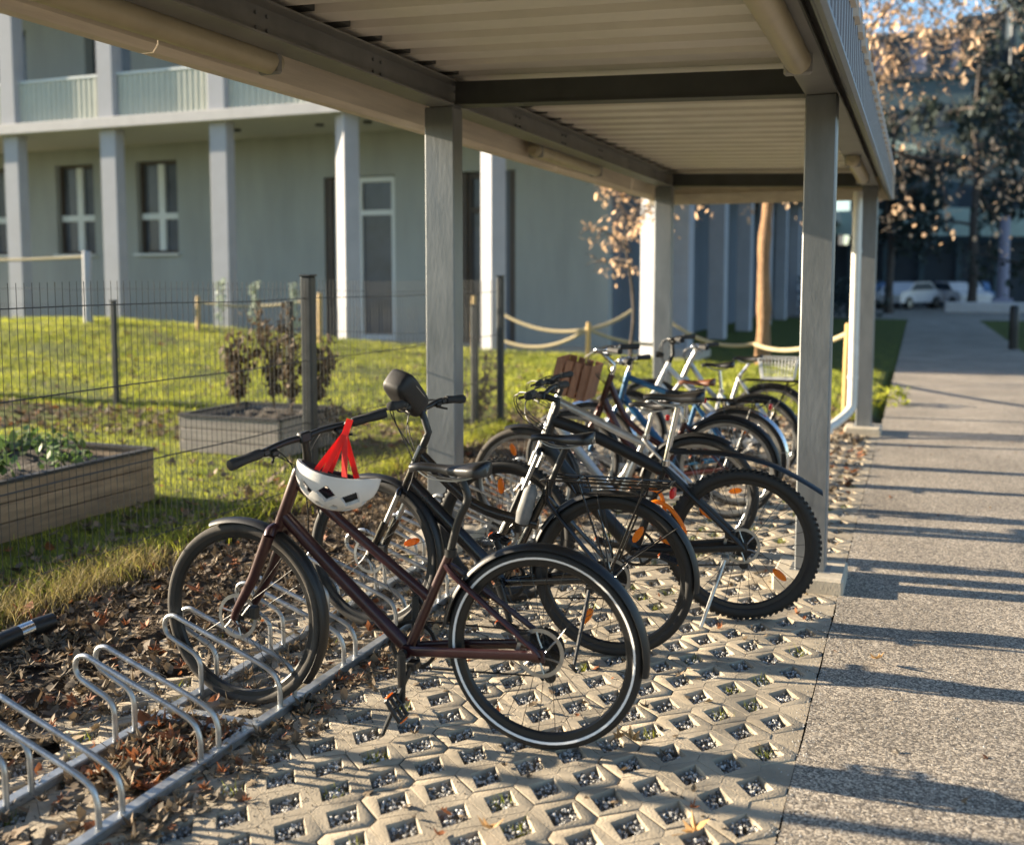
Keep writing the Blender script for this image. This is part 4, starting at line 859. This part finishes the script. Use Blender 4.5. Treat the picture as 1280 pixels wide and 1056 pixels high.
def bed(label,x0,x1,y0,y1,h,m,loc='raised_bed'):
    T=thing('raised_bed',label,'planter',((x0+x1)/2,(y0+y1)/2,0),0,'raised garden beds'); I=Matrix.Translation((-(x0+x1)/2,-(y0+y1)/2,0)); k=3; bh=h/k
    q=MB()
    for i in range(k):
        z=bh*(i+.5)+.0
        q.box(((x0+x1)/2,y0,z),(x1-x0,.04,bh-.006),b=.005); q.box(((x0+x1)/2,y1,z),(x1-x0,.04,bh-.006),b=.005)
        q.box((x0,(y0+y1)/2,z),(.04,y1-y0-.045,bh-.006),b=.005); q.box((x1,(y0+y1)/2,z),(.04,y1-y0-.045,bh-.006),b=.005)
    o=q.build('plank_side',m,T); o.matrix_parent_inverse=I
    q=MB(); s=.06
    for a,c in(((x0,y0),(x1,y0)),((x1,y0),(x1,y1)),((x1,y1),(x0,y1)),((x0,y1),(x0,y0))): q.bar((*a,h+.008),(*c,h+.008),s,.02)
    o=q.build('liner_edge','liner',T); o.matrix_parent_inverse=I
    q=MB(); n=14; vs=[(x0+.02+(x1-x0-.04)*i/n,y0+.02+(y1-y0-.04)*j/n,h-.05+random.uniform(-.03,.03)) for i in range(n+1) for j in range(n+1)]
    q.add(vs,[(i*(n+1)+j,(i+1)*(n+1)+j,(i+1)*(n+1)+j+1,i*(n+1)+j+1) for i in range(n) for j in range(n)]); o=q.build('soil','soil',T); o.matrix_parent_inverse=I
    return T
bed('long larch plank bed in front at the left edge, filled with low leafy plants',-6.35,-5.2,2.2,5.98,.37,'plank')
bed('weathered grey plank bed further back with tall dried stalks',-6.42,-5.32,7.78,8.8,.34,'oldplank')
def leafy(b,c,n,r,h,s0,s1):
    for _ in range(n):
        a=U(0,6.3);q=r*math.sqrt(random.random()); leafmesh(b,(c[0]+q*math.cos(a),c[1]+q*math.sin(a),c[2]+h*random.random()),U(s0,s1),U(0,6.3),random.gauss(0,.7),U(-.5,.8),False)
pos=[(-5.45,3.2),(-5.75,3.7),(-5.4,4.05),(-5.95,4.3),(-5.5,4.75),(-5.9,5.1),(-5.42,5.4),(-5.8,5.7),(-6.15,3.4),(-6.2,4.8),(-6.1,5.65)]
b=MB(); leafy(b,(0,0,0),70,.20,.12,.04,.09)
for _ in range(6): a=U(0,6.3); b.tube([(0,0,-.05),(.1*math.cos(a),.1*math.sin(a),.10)],.003,4,False)
src=b.build('leafy_plant','greenleaf',None,20); src.location=(*pos[0],.36)
wh=['leftmost by the front plank','second from the left in the bed','by the front plank left of the yellowing one','behind and left of the middle','at the middle of the front plank','behind the middle of the front plank','near the right front corner','nearest the right end plank','in the back row at the left','in the back row right of the middle','in the back right corner']
for i,p in enumerate(pos):
    o=src if i==0 else src.copy()
    if i: COL.objects.link(o); o.location=(*p,.36+U(-.02,.03)); o.rotation_euler=(0,0,U(0,6)); s=U(.8,1.2); o.scale=(s,s,s)
    tag(o,'leafy plant in the front bed, '+wh[i],'plant','low plants in the front bed')
b=MB(); leafy(b,(0,0,0),40,.12,.08,.05,.09); tag(b.build('yellow_plant','leaf_gold',None,20,loc=(-5.42,4.45,.38)),'yellow autumn foliage plant glowing in the front larch bed','plant')
# tall dried stalks in bed B
for i,(x,y,hh,l) in enumerate(((-6.15,8.3,.95,'tall dark dried perennial at the left end of the grey bed'),(-5.8,8.4,1.1,'tallest dark dried perennial in the middle of the grey bed'),(-5.5,8.25,.9,'dark dried perennial in the right part of the grey bed'),(-5.42,8.55,.75,'shorter dried perennial by the right end of the grey bed'))):
    b=MB()
    for k in range(12):
        a=U(0,6.3);r=U(.05,.26);t=U(.6,1)*hh; b.tube(smoothline([(0,0,0),(r*.3*math.cos(a),r*.3*math.sin(a),t*.5),(r*math.cos(a),r*math.sin(a),t)],3),.005,4,False)
        for _ in range(24):
            f=U(.15,1); leafmesh(b,(r*f*math.cos(a)+U(-.05,.05),r*f*math.sin(a)+U(-.05,.05),t*f),U(.04,.10),U(0,6.3),U(-1.4,1.4),.8,False)
    tag(b.build('dried_perennial','darkstalk',None,20,loc=(x,y,.36)),l,'plant','dried perennials in the grey bed')
# dry weeds by fence behind bicycles
for i,(px,py,h,l) in enumerate(((600,532,.85,'thin dry weed by the fence left of the second fence post'),(566,545,.6,'low brown weed behind the middle shelter post'),(425,560,.55,'grey brown weed between the thick fence post and the helmet'))):
    c=gp(px,py); b=MB()
    for k in range(9):
        a=U(0,6.3);r=U(.05,.22);t=U(.6,1)*h; b.tube(smoothline([(0,0,-.03),(r*.4*math.cos(a),r*.4*math.sin(a),t*.5),(r*math.cos(a),r*math.sin(a),t)],3),.004,4,False)
        for _ in range(14):
            f=U(.2,1); leafmesh(b,(r*f*math.cos(a)+U(-.05,.05),r*f*math.sin(a)+U(-.05,.05),t*f),U(.04,.09),U(0,6.3),U(-1.4,1.4),.8,False)
    tag(b.build('dry_weed','darkstalk',None,20,loc=(c.x,c.y,0)),l,'plant','dry weeds along the fence')
# pale plants in front of the building
for px,l in((276,'left pale silvery plant in front of the building column'),(320,'middle pale silvery plant in front of the building'),(368,'right pale silvery plant beside the thick fence post')):
    c=oy_(px,400,16.6); z0=float(hgt(c.x,c.y)); b=MB(); b.tube([(0,0,-.05),(.02,0,.7),(.0,.02,1.15)],.012,5)
    for zz in(.45,.62,.8,.98,1.13): leafy(b,(U(-.04,.04),0,zz-.05),26,.10,.13,.06,.12)
    tag(b.build('silver_plant','paleleaf',None,20,loc=(c.x,c.y,z0)),l,'plant','pale plants in front of the building')
# hedge like low plants near far side
for k,(px,py,l) in enumerate(((905,500,'low green weeds behind the blue bicycle'),(1107,505,'sunlit green shrub tuft beside the far right shelter post'))):
    c=gp(px,py); b=MB(); leafy(b,(0,0,0),160,.30,.22,.05,.10); tag(b.build('low_shrub','grass',None,20,loc=(c.x,c.y,0)),l,'plant')
# black pipe lying left
b=MB(); p0=gp(-60,830,.05);p1=gp(0,802,.06);p2=gp(40,785,.07);p3=gp(66,776,.075)
o=MB(); o.tube([p0,p1,p2],[.042,.04,.038],14); T=o.build('black_pipe','black_matt'); tag(T,'black plastic pipe end lying in the leaves at the left edge','pipe')
o=MB(); o.tube([p1+(p2-p1)*.55,p2],[.0395,.0385],14,False); o.build('shiny_sleeve','chrome',T)
o=MB(); o.tube([p2,p3],[.041,.039],14); o.build('end_cap','black_matt',T)
# rope barrier
def ropepost(px,pyt,pyb,l,Y=None,r=.045,m='wood_yellow'):
    if Y is None: g_=gp(px,pyb); Yy=g_.y
    else: Yy=Y
    c=oy_(px,pyb,Yy); t=oy_(px,pyt,Yy); zb=float(hgt(c.x,c.y)) if Yy<19 else 0.15; zb=min(zb,c.z); h=t.z-zb
    q=MB(); q.tube([(0,0,-.1),(0,0,h*.5),(0.01,0,h-.02),(.01,0,h)],[r*1.1,r,r,r*.8],10); o=q.build('rope_post',m,None,40,loc=(c.x,c.y,zb)); tag(o,l,'post','posts of the rope barrier'); return Vector((c.x,c.y,zb+h-.12))
R1=ropepost(248,370,408,'short rope post left of the silvery plants',17.6)
R2=ropepost(400,366,420,'yellowish rope post right of the thick fence post',17.6)
R3=ropepost(592,370,437,'yellow wooden rope post left of the white lit column',17.6)
R4=ropepost(735,403,438,'short yellow rope post where two ropes meet',17.8)
R5=ropepost(1057,404,520,'sunlit yellow rope post between the two right shelter posts')
R0=ropepost(110,314,372,'pale rope post standing out before the left windows',17.2,.09,'column')
R6=Vector(oy_(790,388,18.4)); R7=Vector(oy_(838,402,18.4)); R8=Vector(oy_(943,430,18.6)); R9=Vector(oy_(1085,392,14.5))
def rope(a,b,sag,l):
    P=[a+(b-a)*t+Vector((0,0,-4*sag*t*(1-t))) for t in [i/14 for i in range(15)]]; q=MB(); q.tube(P,.032,8); tag(q.build('barrier_rope','rope'),l,'rope','ropes of the barrier')
rope(R0+Vector((-6,0,0)),R0,.06,'pale rope running left from the pale post'); rope(R1,R2,.12,'rope sagging behind the silvery plants'); rope(Vector(oy_(628,392,18.2)),R4,.16,'upper rope from the white lit column to the short yellow post')
rope(R4,R6,.06,'rope rising from the short yellow post to the shelter side column'); rope(Vector(oy_(628,425,18.2)),R4,.22,'lower sagging rope left of the short yellow post'); rope(R4,Vector(oy_(835,430,18.4)),.1,'lower rope behind the crate bicycle handlebar')
rope(R7,R8,.18,'rope sagging towards the sunlit trunk'); rope(R8,R5,.15,'rope from the sunlit trunk to the right yellow post'); rope(R5,R9,.05,'rope rising from the right yellow post')
# ------------------------------------------------------------------ BUILDING
YB=18.9; WB=21.4
BD=thing('school_building','two storey grey green building with pale columns and a ribbed balcony','building',(-15,22,0))
def bb(q,name,m,par=None,sharp=35):
    o=q.build(name,m,par or BD,sharp)
    if par is None: o.matrix_parent_inverse=Matrix.Translation((15,-22,0))
    return o
wins=[(-26.6,-25.3),(-24.1,-22.8),(-21.55,-20.25),(-18.85,-17.55)]; zw0,zw1=2.25,4.6
q=MB() # ground floor wall pieces with openings
def wall(q,x0,x1,z0,z1,ops,y,t=.3):
    xs=sorted(ops,key=lambda o:o[0]); cur=x0
    for (a,b_,c,d) in xs:
        q.box(((cur+a)/2,y+t/2,(z0+z1)/2),(a-cur,t,z1-z0)); 
        if c>z0: q.box(((a+b_)/2,y+t/2,(z0+c)/2),(b_-a,t,c-z0))
        if d<z1: q.box(((a+b_)/2,y+t/2,(d+z1)/2),(b_-a,t,z1-d))
        cur=b_
    q.box(((cur+x1)/2,y+t/2,(z0+z1)/2),(x1-cur,t,z1-z0))
ops=[(a,c,zw0,zw1) for a,c in wins]+[(-13.25,-11.35,.15,4.0),(-9.75,-8.35,.15,4.0)]
wall(q,-40,-6.2,-.2,5.0,ops,WB); bb(q,'wall','plaster')
q=MB(); wall(q,-40,-6.2,5.22,9.2,[(-20.4,-18.9,6.4,8.2),(-24,-22.4,5.3,8.2),(-16.6,-14.2,5.3,8.2),(-12,-10,5.3,8.2)],WB); bb(q,'upper_wall','plaster')
for a,c in wins:
    q=MB(); y=WB+.2; w=c-a
    for x in(a+.04,c-.04): q.box((x,y,(zw0+zw1)/2),(.08,.07,zw1-zw0))
    for z in(zw0+.04,zw1-.04): q.box(((a+c)/2,y,z),(w-.16,.07,.08))
    bb(q,'window_frame','brown'); q=MB()
    q.box((a+w*.52,y-.01,(zw0+zw1)/2),(.19,.08,zw1-zw0-.16)); q.box(((a+c)/2,y-.015,zw0+.95),(w-.1,.085,.16)); q.box(((a+c)/2,y-.2,zw0-.03),(w+.1,.25,.05))
    o=bb(q,'window_cross','winframe'); q=MB(); q.box(((a+c)/2,WB+.24,(zw0+zw1)/2),(w-.05,.02,zw1-zw0-.05)); g_=bb(q,'window_pane','glass')
# doors
for x_,w_ in((-13.15,.22),(-9.65,.2),(-8.42,.16)): q=MB(); q.box((x_,WB+.1,2.05),(w_,.12,3.85)); bb(q,'door_jamb','brown')
for a,c in((-13.02,-11.4),(-9.55,-8.5)):
    q=MB(); y=WB+.15
    for x in(a+.05,c-.05,a+(c-a)*.42): q.box((x,y,2.05),(.10,.07,3.8))
    for z in(.22,3.15,3.92): q.box(((a+c)/2,y+.003,z),(c-a-.1,.075,.12))
    d_=bb(q,'glazed_door','winframe' if a<-12 else 'brown'); q=MB(); q.box(((a+c)/2,y+.05,2.05),(c-a-.05,.02,3.75)); bb(q,'door_pane','glass')
for x_,z_,w_,h_ in((-11,6.75,2,2.9),(-15.4,6.75,2.4,2.9),(-19.6,7.3,1.6,1.8),(-23.2,6.75,1.6,2.9)): q=MB(); q.box((x_,WB+.32,z_),(w_,.02,h_)); bb(q,'upper_glazing','glass')
for x_ in(-14.15,-16.5): q=MB(); q.box((x_,WB-.02,6.8),(.10,.1,3.0)); bb(q,'upper_door_frame','winframe')
q=MB(); q.box((-22.2,(YB+WB)/2-.15,5.1),(35.8,WB-YB+.3,.2),b=.01); bb(q,'balcony_slab','soffit')
q=MB(); q.box((-22.2,YB-.33,5.11),(35.9,.06,.235),b=.01); bb(q,'slab_edge','slab')
q=MB(); q.box((-22.2,(YB+WB)/2-.2,9.3),(36.2,WB-YB+.6,.25)); bb(q,'roof_slab','soffit')
q=MB(); q.box((-22.2,30,9.45),(36.6,18,.3)); bb(q,'roof','slab')
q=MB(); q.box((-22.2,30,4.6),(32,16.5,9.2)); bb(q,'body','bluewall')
q=MB(); q.box((-22,(YB+WB)/2-.2,.02),(36,WB-YB+.6,.24)); bb(q,'terrace','plinth')
cols=[-29.6,-26.4,-23.3,-20.24,-17.3,-14.26,-11.12,-7.84,-4.6]
for i,x in enumerate(cols):
    q=MB(); 
    if x<-12: q.box((x,YB,2.53),(.44,.30,4.94),b=.01)
    else:
        R_=Matrix.Rotation(rad(-30.5),3,'Z'); q.box((x,YB,2.53),(.36,.36,4.94),R_,b=.01)
    o=bb(q,'column','column')
    q=MB(); q.box((x,YB-.02,7.2),(.44,.34,3.96),b=.01); bb(q,'upper_column','column')
# ribbed railing
q=MB(); x=-30; prof=[]
while x<-4.6: prof+=[(x,0),(x+.05,0),(x+.075,-.035),(x+.125,-.035),(x+.15,0)]; x+=.15
n=len(prof); y0=YB+.0; vs=[]
for z in(5.22,6.2):
    for t in(0,.02): vs+=[(a,y0+b_+t,z) for a,b_ in prof]
q.add(vs,[(i,i+1,2*n+i+1,2*n+i) for i in range(n-1)]+[(n+i,3*n+i,3*n+i+1,n+i+1) for i in range(n-1)]); bb(q,'balcony_railing','railing',None,20)
q=MB(); q.box((-17.3,y0,6.23),(25.4,.10,.05)); bb(q,'railing_cap','winframe')
# ceiling spots
for x in(-14.6,-12.4,-11.2): q=MB(); q.disc((x,YB+1.0,4.98),.10,.05,14,2); bb(q,'ceiling_spot','black_matt')
# side wing along the path, in shade
WG=thing('side_wing','shaded blue grey wing with a row of pillars beyond the shelter','building',(-8,40,0)); 
def wb_(q,name,m):
    o=q.build(name,m,WG); o.matrix_parent_inverse=Matrix.Translation((8,-40,0)); return o
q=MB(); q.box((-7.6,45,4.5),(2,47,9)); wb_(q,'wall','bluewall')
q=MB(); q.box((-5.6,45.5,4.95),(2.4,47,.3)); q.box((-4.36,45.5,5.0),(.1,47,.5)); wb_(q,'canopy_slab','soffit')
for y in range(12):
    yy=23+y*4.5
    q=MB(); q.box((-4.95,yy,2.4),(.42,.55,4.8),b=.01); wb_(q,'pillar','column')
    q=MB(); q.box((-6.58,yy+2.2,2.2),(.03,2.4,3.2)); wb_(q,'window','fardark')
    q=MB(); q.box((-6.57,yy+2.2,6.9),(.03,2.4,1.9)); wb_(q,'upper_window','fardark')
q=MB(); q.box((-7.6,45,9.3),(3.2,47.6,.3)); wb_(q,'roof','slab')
# ------------------------------------------------------------------ FAR BACKGROUND
def at(px,Y,z=None): d=ray(px,347); p=Vector((0,0,CH))+d*(Y/d.y); return p
def farbox(px0,px1,Y,ztop,depth,label,name,wallm,winm,rows,colsn,z0=0,wz=1.5):
    a,c=at(px0,Y),at(px1,Y); T=thing(name,label,'building',((a.x+c.x)/2,Y,0)); w=c.x-a.x
    q=MB(); q.box((0,depth/2,(ztop+z0)/2),(w,depth,ztop-z0),b=.05); q.build('wall',wallm,T)
    q=MB(); q.box((0,depth/2,ztop+.2),(w+.6,depth+.6,.4)); q.build('roof_edge','fardark',T)
    for r in range(rows):
        for k in range(colsn):
            x=-w/2+w*(k+.5)/colsn; z=z0+(ztop-z0)*(r+.55)/rows; q=MB(); q.box((x,-.02,z),(w/colsn*.6,.1,wz)); q.box((x,-.05,z),(w/colsn*.06,.14,wz)); q.box((x,-.04,z-wz/2),(w/colsn*.66,.16,.08)); q.build('window',winm,T)
    return T
Y1=62
T1=farbox(1040,1190,70,16.4,14,'lilac grey plastered block behind the golden leaves','apartment_block','farwall','fardark',6,3,8)
T2=farbox(1060,1290,66,13.2,10,'teal clad hall with a pale green canopy at the end of the path','hall_building','farteal','fardark',2,7,3.6,1.3)
T3=farbox(1190,1251,74,18.0,14,'tall dark teal block at the right edge','office_block','farteal','fardark',6,6,6,2.0)
T4=farbox(1251,1420,70,26,14,'darkest tall block at the right edge behind the bare tree','tower_block','fardark','farteal',7,5,6,1.8)
# ground floor of hall
c0=at(1175,64); W_=26
H2=thing('entrance_hall','dark glazed entrance front under a pale canopy at the end of the path','building',(c0.x,64,0))
q=MB(); q.box((0,3,1.8),(W_,3,3.6)); q.build('glazed_front','fardark',H2)
for i in range(14):
    q=MB(); q.box((-W_/2+W_*i/13,1.2,1.9),(.28,.35,3.8)); q.build('pillar','farteal',H2)
q=MB(); q.prism([(-W_/2,4.3),(W_*.5,3.7),(W_*.5,4.9),(0,5.6),(-W_/2,5.4)],-.4,.3,1); q.build('canopy','awning',H2)
q=MB(); q.prism([(-6,9.0),(-1,8.4),(-1,9.0),(-3,9.7),(-6,9.9)],.4,1.2,1); q.build('upper_canopy','awning',H2)
# parked cars (far)
def car(px,Y,m,label,rz=0,pz=0):
    c=at(px,Y); T=thing('parked_car',label,'car',(c.x,c.y,0),rz,'cars parked at the far end')
    P=[(-2.1,.35),(-2.1,.75),(-1.95,.88),(-1.3,.95),(-.75,1.38),(.7,1.42),(1.35,1.0),(1.95,.9),(2.1,.7),(2.1,.35)]
    q=MB(); q.prism(P,-.82,.82,1); q.build('body',m,T,30)
    q=MB(); q.prism([(-1.15,.97),(-.7,1.33),(.66,1.36),(1.2,1.0)],-.83,.83,1); q.build('side_window','fardark',T,30)
    q=MB(); q.box((2.08,0,1.0),(.02,1.2,.02)); 
    for x in(-1.3,1.3):
        for y in(-.78,.78):
            w=MB(); w.disc((x,y,.32),.32,.2,20); wo=w.build('wheel','rubber',T); r_=MB(); r_.disc((x,y,.32),.18,.215,14); r_.build('rim','alloy',wo)
    for y in(-.6,.6):
        w=MB(); w.box((-2.1,y,.66),(.05,.3,.14),b=.02); w.build('headlight','refl',T)
    return T
car(1136,58,'carwhite','white car parked left at the far end of the path',rad(60)); car(1196,60,'carwhite','white car parked right at the far end of the path',rad(115)); car(1098,60,'carblue','blue car half hidden behind the far right shelter post',rad(80)); car(1212,62,'carblue','blue car beside the right white car',rad(100))
# kerb / low wall right, bollard
c=at(1250,52); q=MB(); q.box((0,0,.25),(7,.35,.5),b=.04); tag(q.build('low_wall','slab',None,40,loc=(c.x+1.2,52,0)),'pale low wall at the right far end of the path','wall')
c=at(1270,26); q=MB(); q.tube([(0,0,0),(0,0,.5),(0,0,.95),(0,0,1.0)],[.10,.10,.10,.07],14); tag(q.build('bollard','black_matt',None,40,loc=(c.x,26,0)),'black bollard near the right edge in the shade','bollard')
c=at(1254,56); q=MB(); q.tube([(0,0,0),(0,0,3),(0,0,4.6)],[.28,.25,.22],12); q.box((0,0,.3),(.9,.9,.6),b=.05); tag(q.build('concrete_pillar','farwall',None,40,loc=(c.x,56,0)),'pale round pillar at the far right','pillar')
# trees
def tree(label,name,x,y,z0,h,r0,trunk_m,leaf_m,seed,limbs,nleaf,ls,low,spread,bias=(0,0),sub=5,lz=None):
    rs=random.Random(seed); T=thing(name,label,'tree',(x,y,z0)); q=MB(); tr=[Vector((rs.gauss(0,.05)*i/3,rs.gauss(0,.05)*i/3,h*i/8)) for i in range(9)]
    q.tube(smoothline(tr,4),[r0*(1-.75*i/32)*(1+.09*math.sin(i*1.7)+rs.uniform(-.07,.07)) for i in range(33)],10); tips=[]
    lb=MB()
    for k in range(limbs):
        t=low+(1-low)*k/limbs; a=rs.uniform(0,6.28); p=Vector((0,0,h*t)); d=Vector((math.cos(a),math.sin(a),rs.uniform(.15,.8))).normalized(); L=spread*rs.uniform(.6,1)*(1.1-.5*t)
        d=(d+Vector((bias[0],bias[1],0))*rs.random()).normalized(); pts=[p]; 
        for s in range(6): d=(d+Vector((rs.gauss(0,.16),rs.gauss(0,.16),rs.gauss(-.05,.12)))).normalized(); pts.append(pts[-1]+d*L/6)
        lb.tube(smoothline(pts,3),[max(.008,r0*.34*(1-.93*i/18)) for i in range(19)],6)
        for s in range(2,7):
            for m_ in range(sub):
                dd=Vector((rs.gauss(0,1),rs.gauss(0,1),rs.gauss(-.25,.7))).normalized(); q0=pts[s]; q1=q0+dd*L*.16+Vector((0,0,-.05)); q2=q1+(dd+Vector((0,0,-.7))).normalized()*L*.14
                lb.tube([q0,q1,q2],[.009,.006,.004],4,False); tips+=[q1,q2,(q1+q2)/2,(q0+q1)/2]
    q.build('trunk',trunk_m,T,60); lb.build('limbs','bark',T,60)
    f=MB(); N=0
    while N<nleaf:
        c_=rs.choice(tips); m_=rs.randint(2,6)
        for _ in range(m_):
            leafmesh(f,(c_.x+rs.gauss(0,.13),c_.y+rs.gauss(0,.13),c_.z+rs.gauss(0,.13)-.05),rs.uniform(*ls),rs.uniform(0,6.3),rs.uniform(-1.4,1.4),rs.uniform(-.5,.9),False); N+=1
    f.build('crown',leaf_m,T,20); return T
tree('tree with an orange sunlit trunk and sparse golden autumn leaves beyond the shelter','autumn_tree',-2.55,18.72,0,8.5,.135,'timber','leaf_gold',5,20,7500,(.06,.145),.36,6.2,(.9,-.15))
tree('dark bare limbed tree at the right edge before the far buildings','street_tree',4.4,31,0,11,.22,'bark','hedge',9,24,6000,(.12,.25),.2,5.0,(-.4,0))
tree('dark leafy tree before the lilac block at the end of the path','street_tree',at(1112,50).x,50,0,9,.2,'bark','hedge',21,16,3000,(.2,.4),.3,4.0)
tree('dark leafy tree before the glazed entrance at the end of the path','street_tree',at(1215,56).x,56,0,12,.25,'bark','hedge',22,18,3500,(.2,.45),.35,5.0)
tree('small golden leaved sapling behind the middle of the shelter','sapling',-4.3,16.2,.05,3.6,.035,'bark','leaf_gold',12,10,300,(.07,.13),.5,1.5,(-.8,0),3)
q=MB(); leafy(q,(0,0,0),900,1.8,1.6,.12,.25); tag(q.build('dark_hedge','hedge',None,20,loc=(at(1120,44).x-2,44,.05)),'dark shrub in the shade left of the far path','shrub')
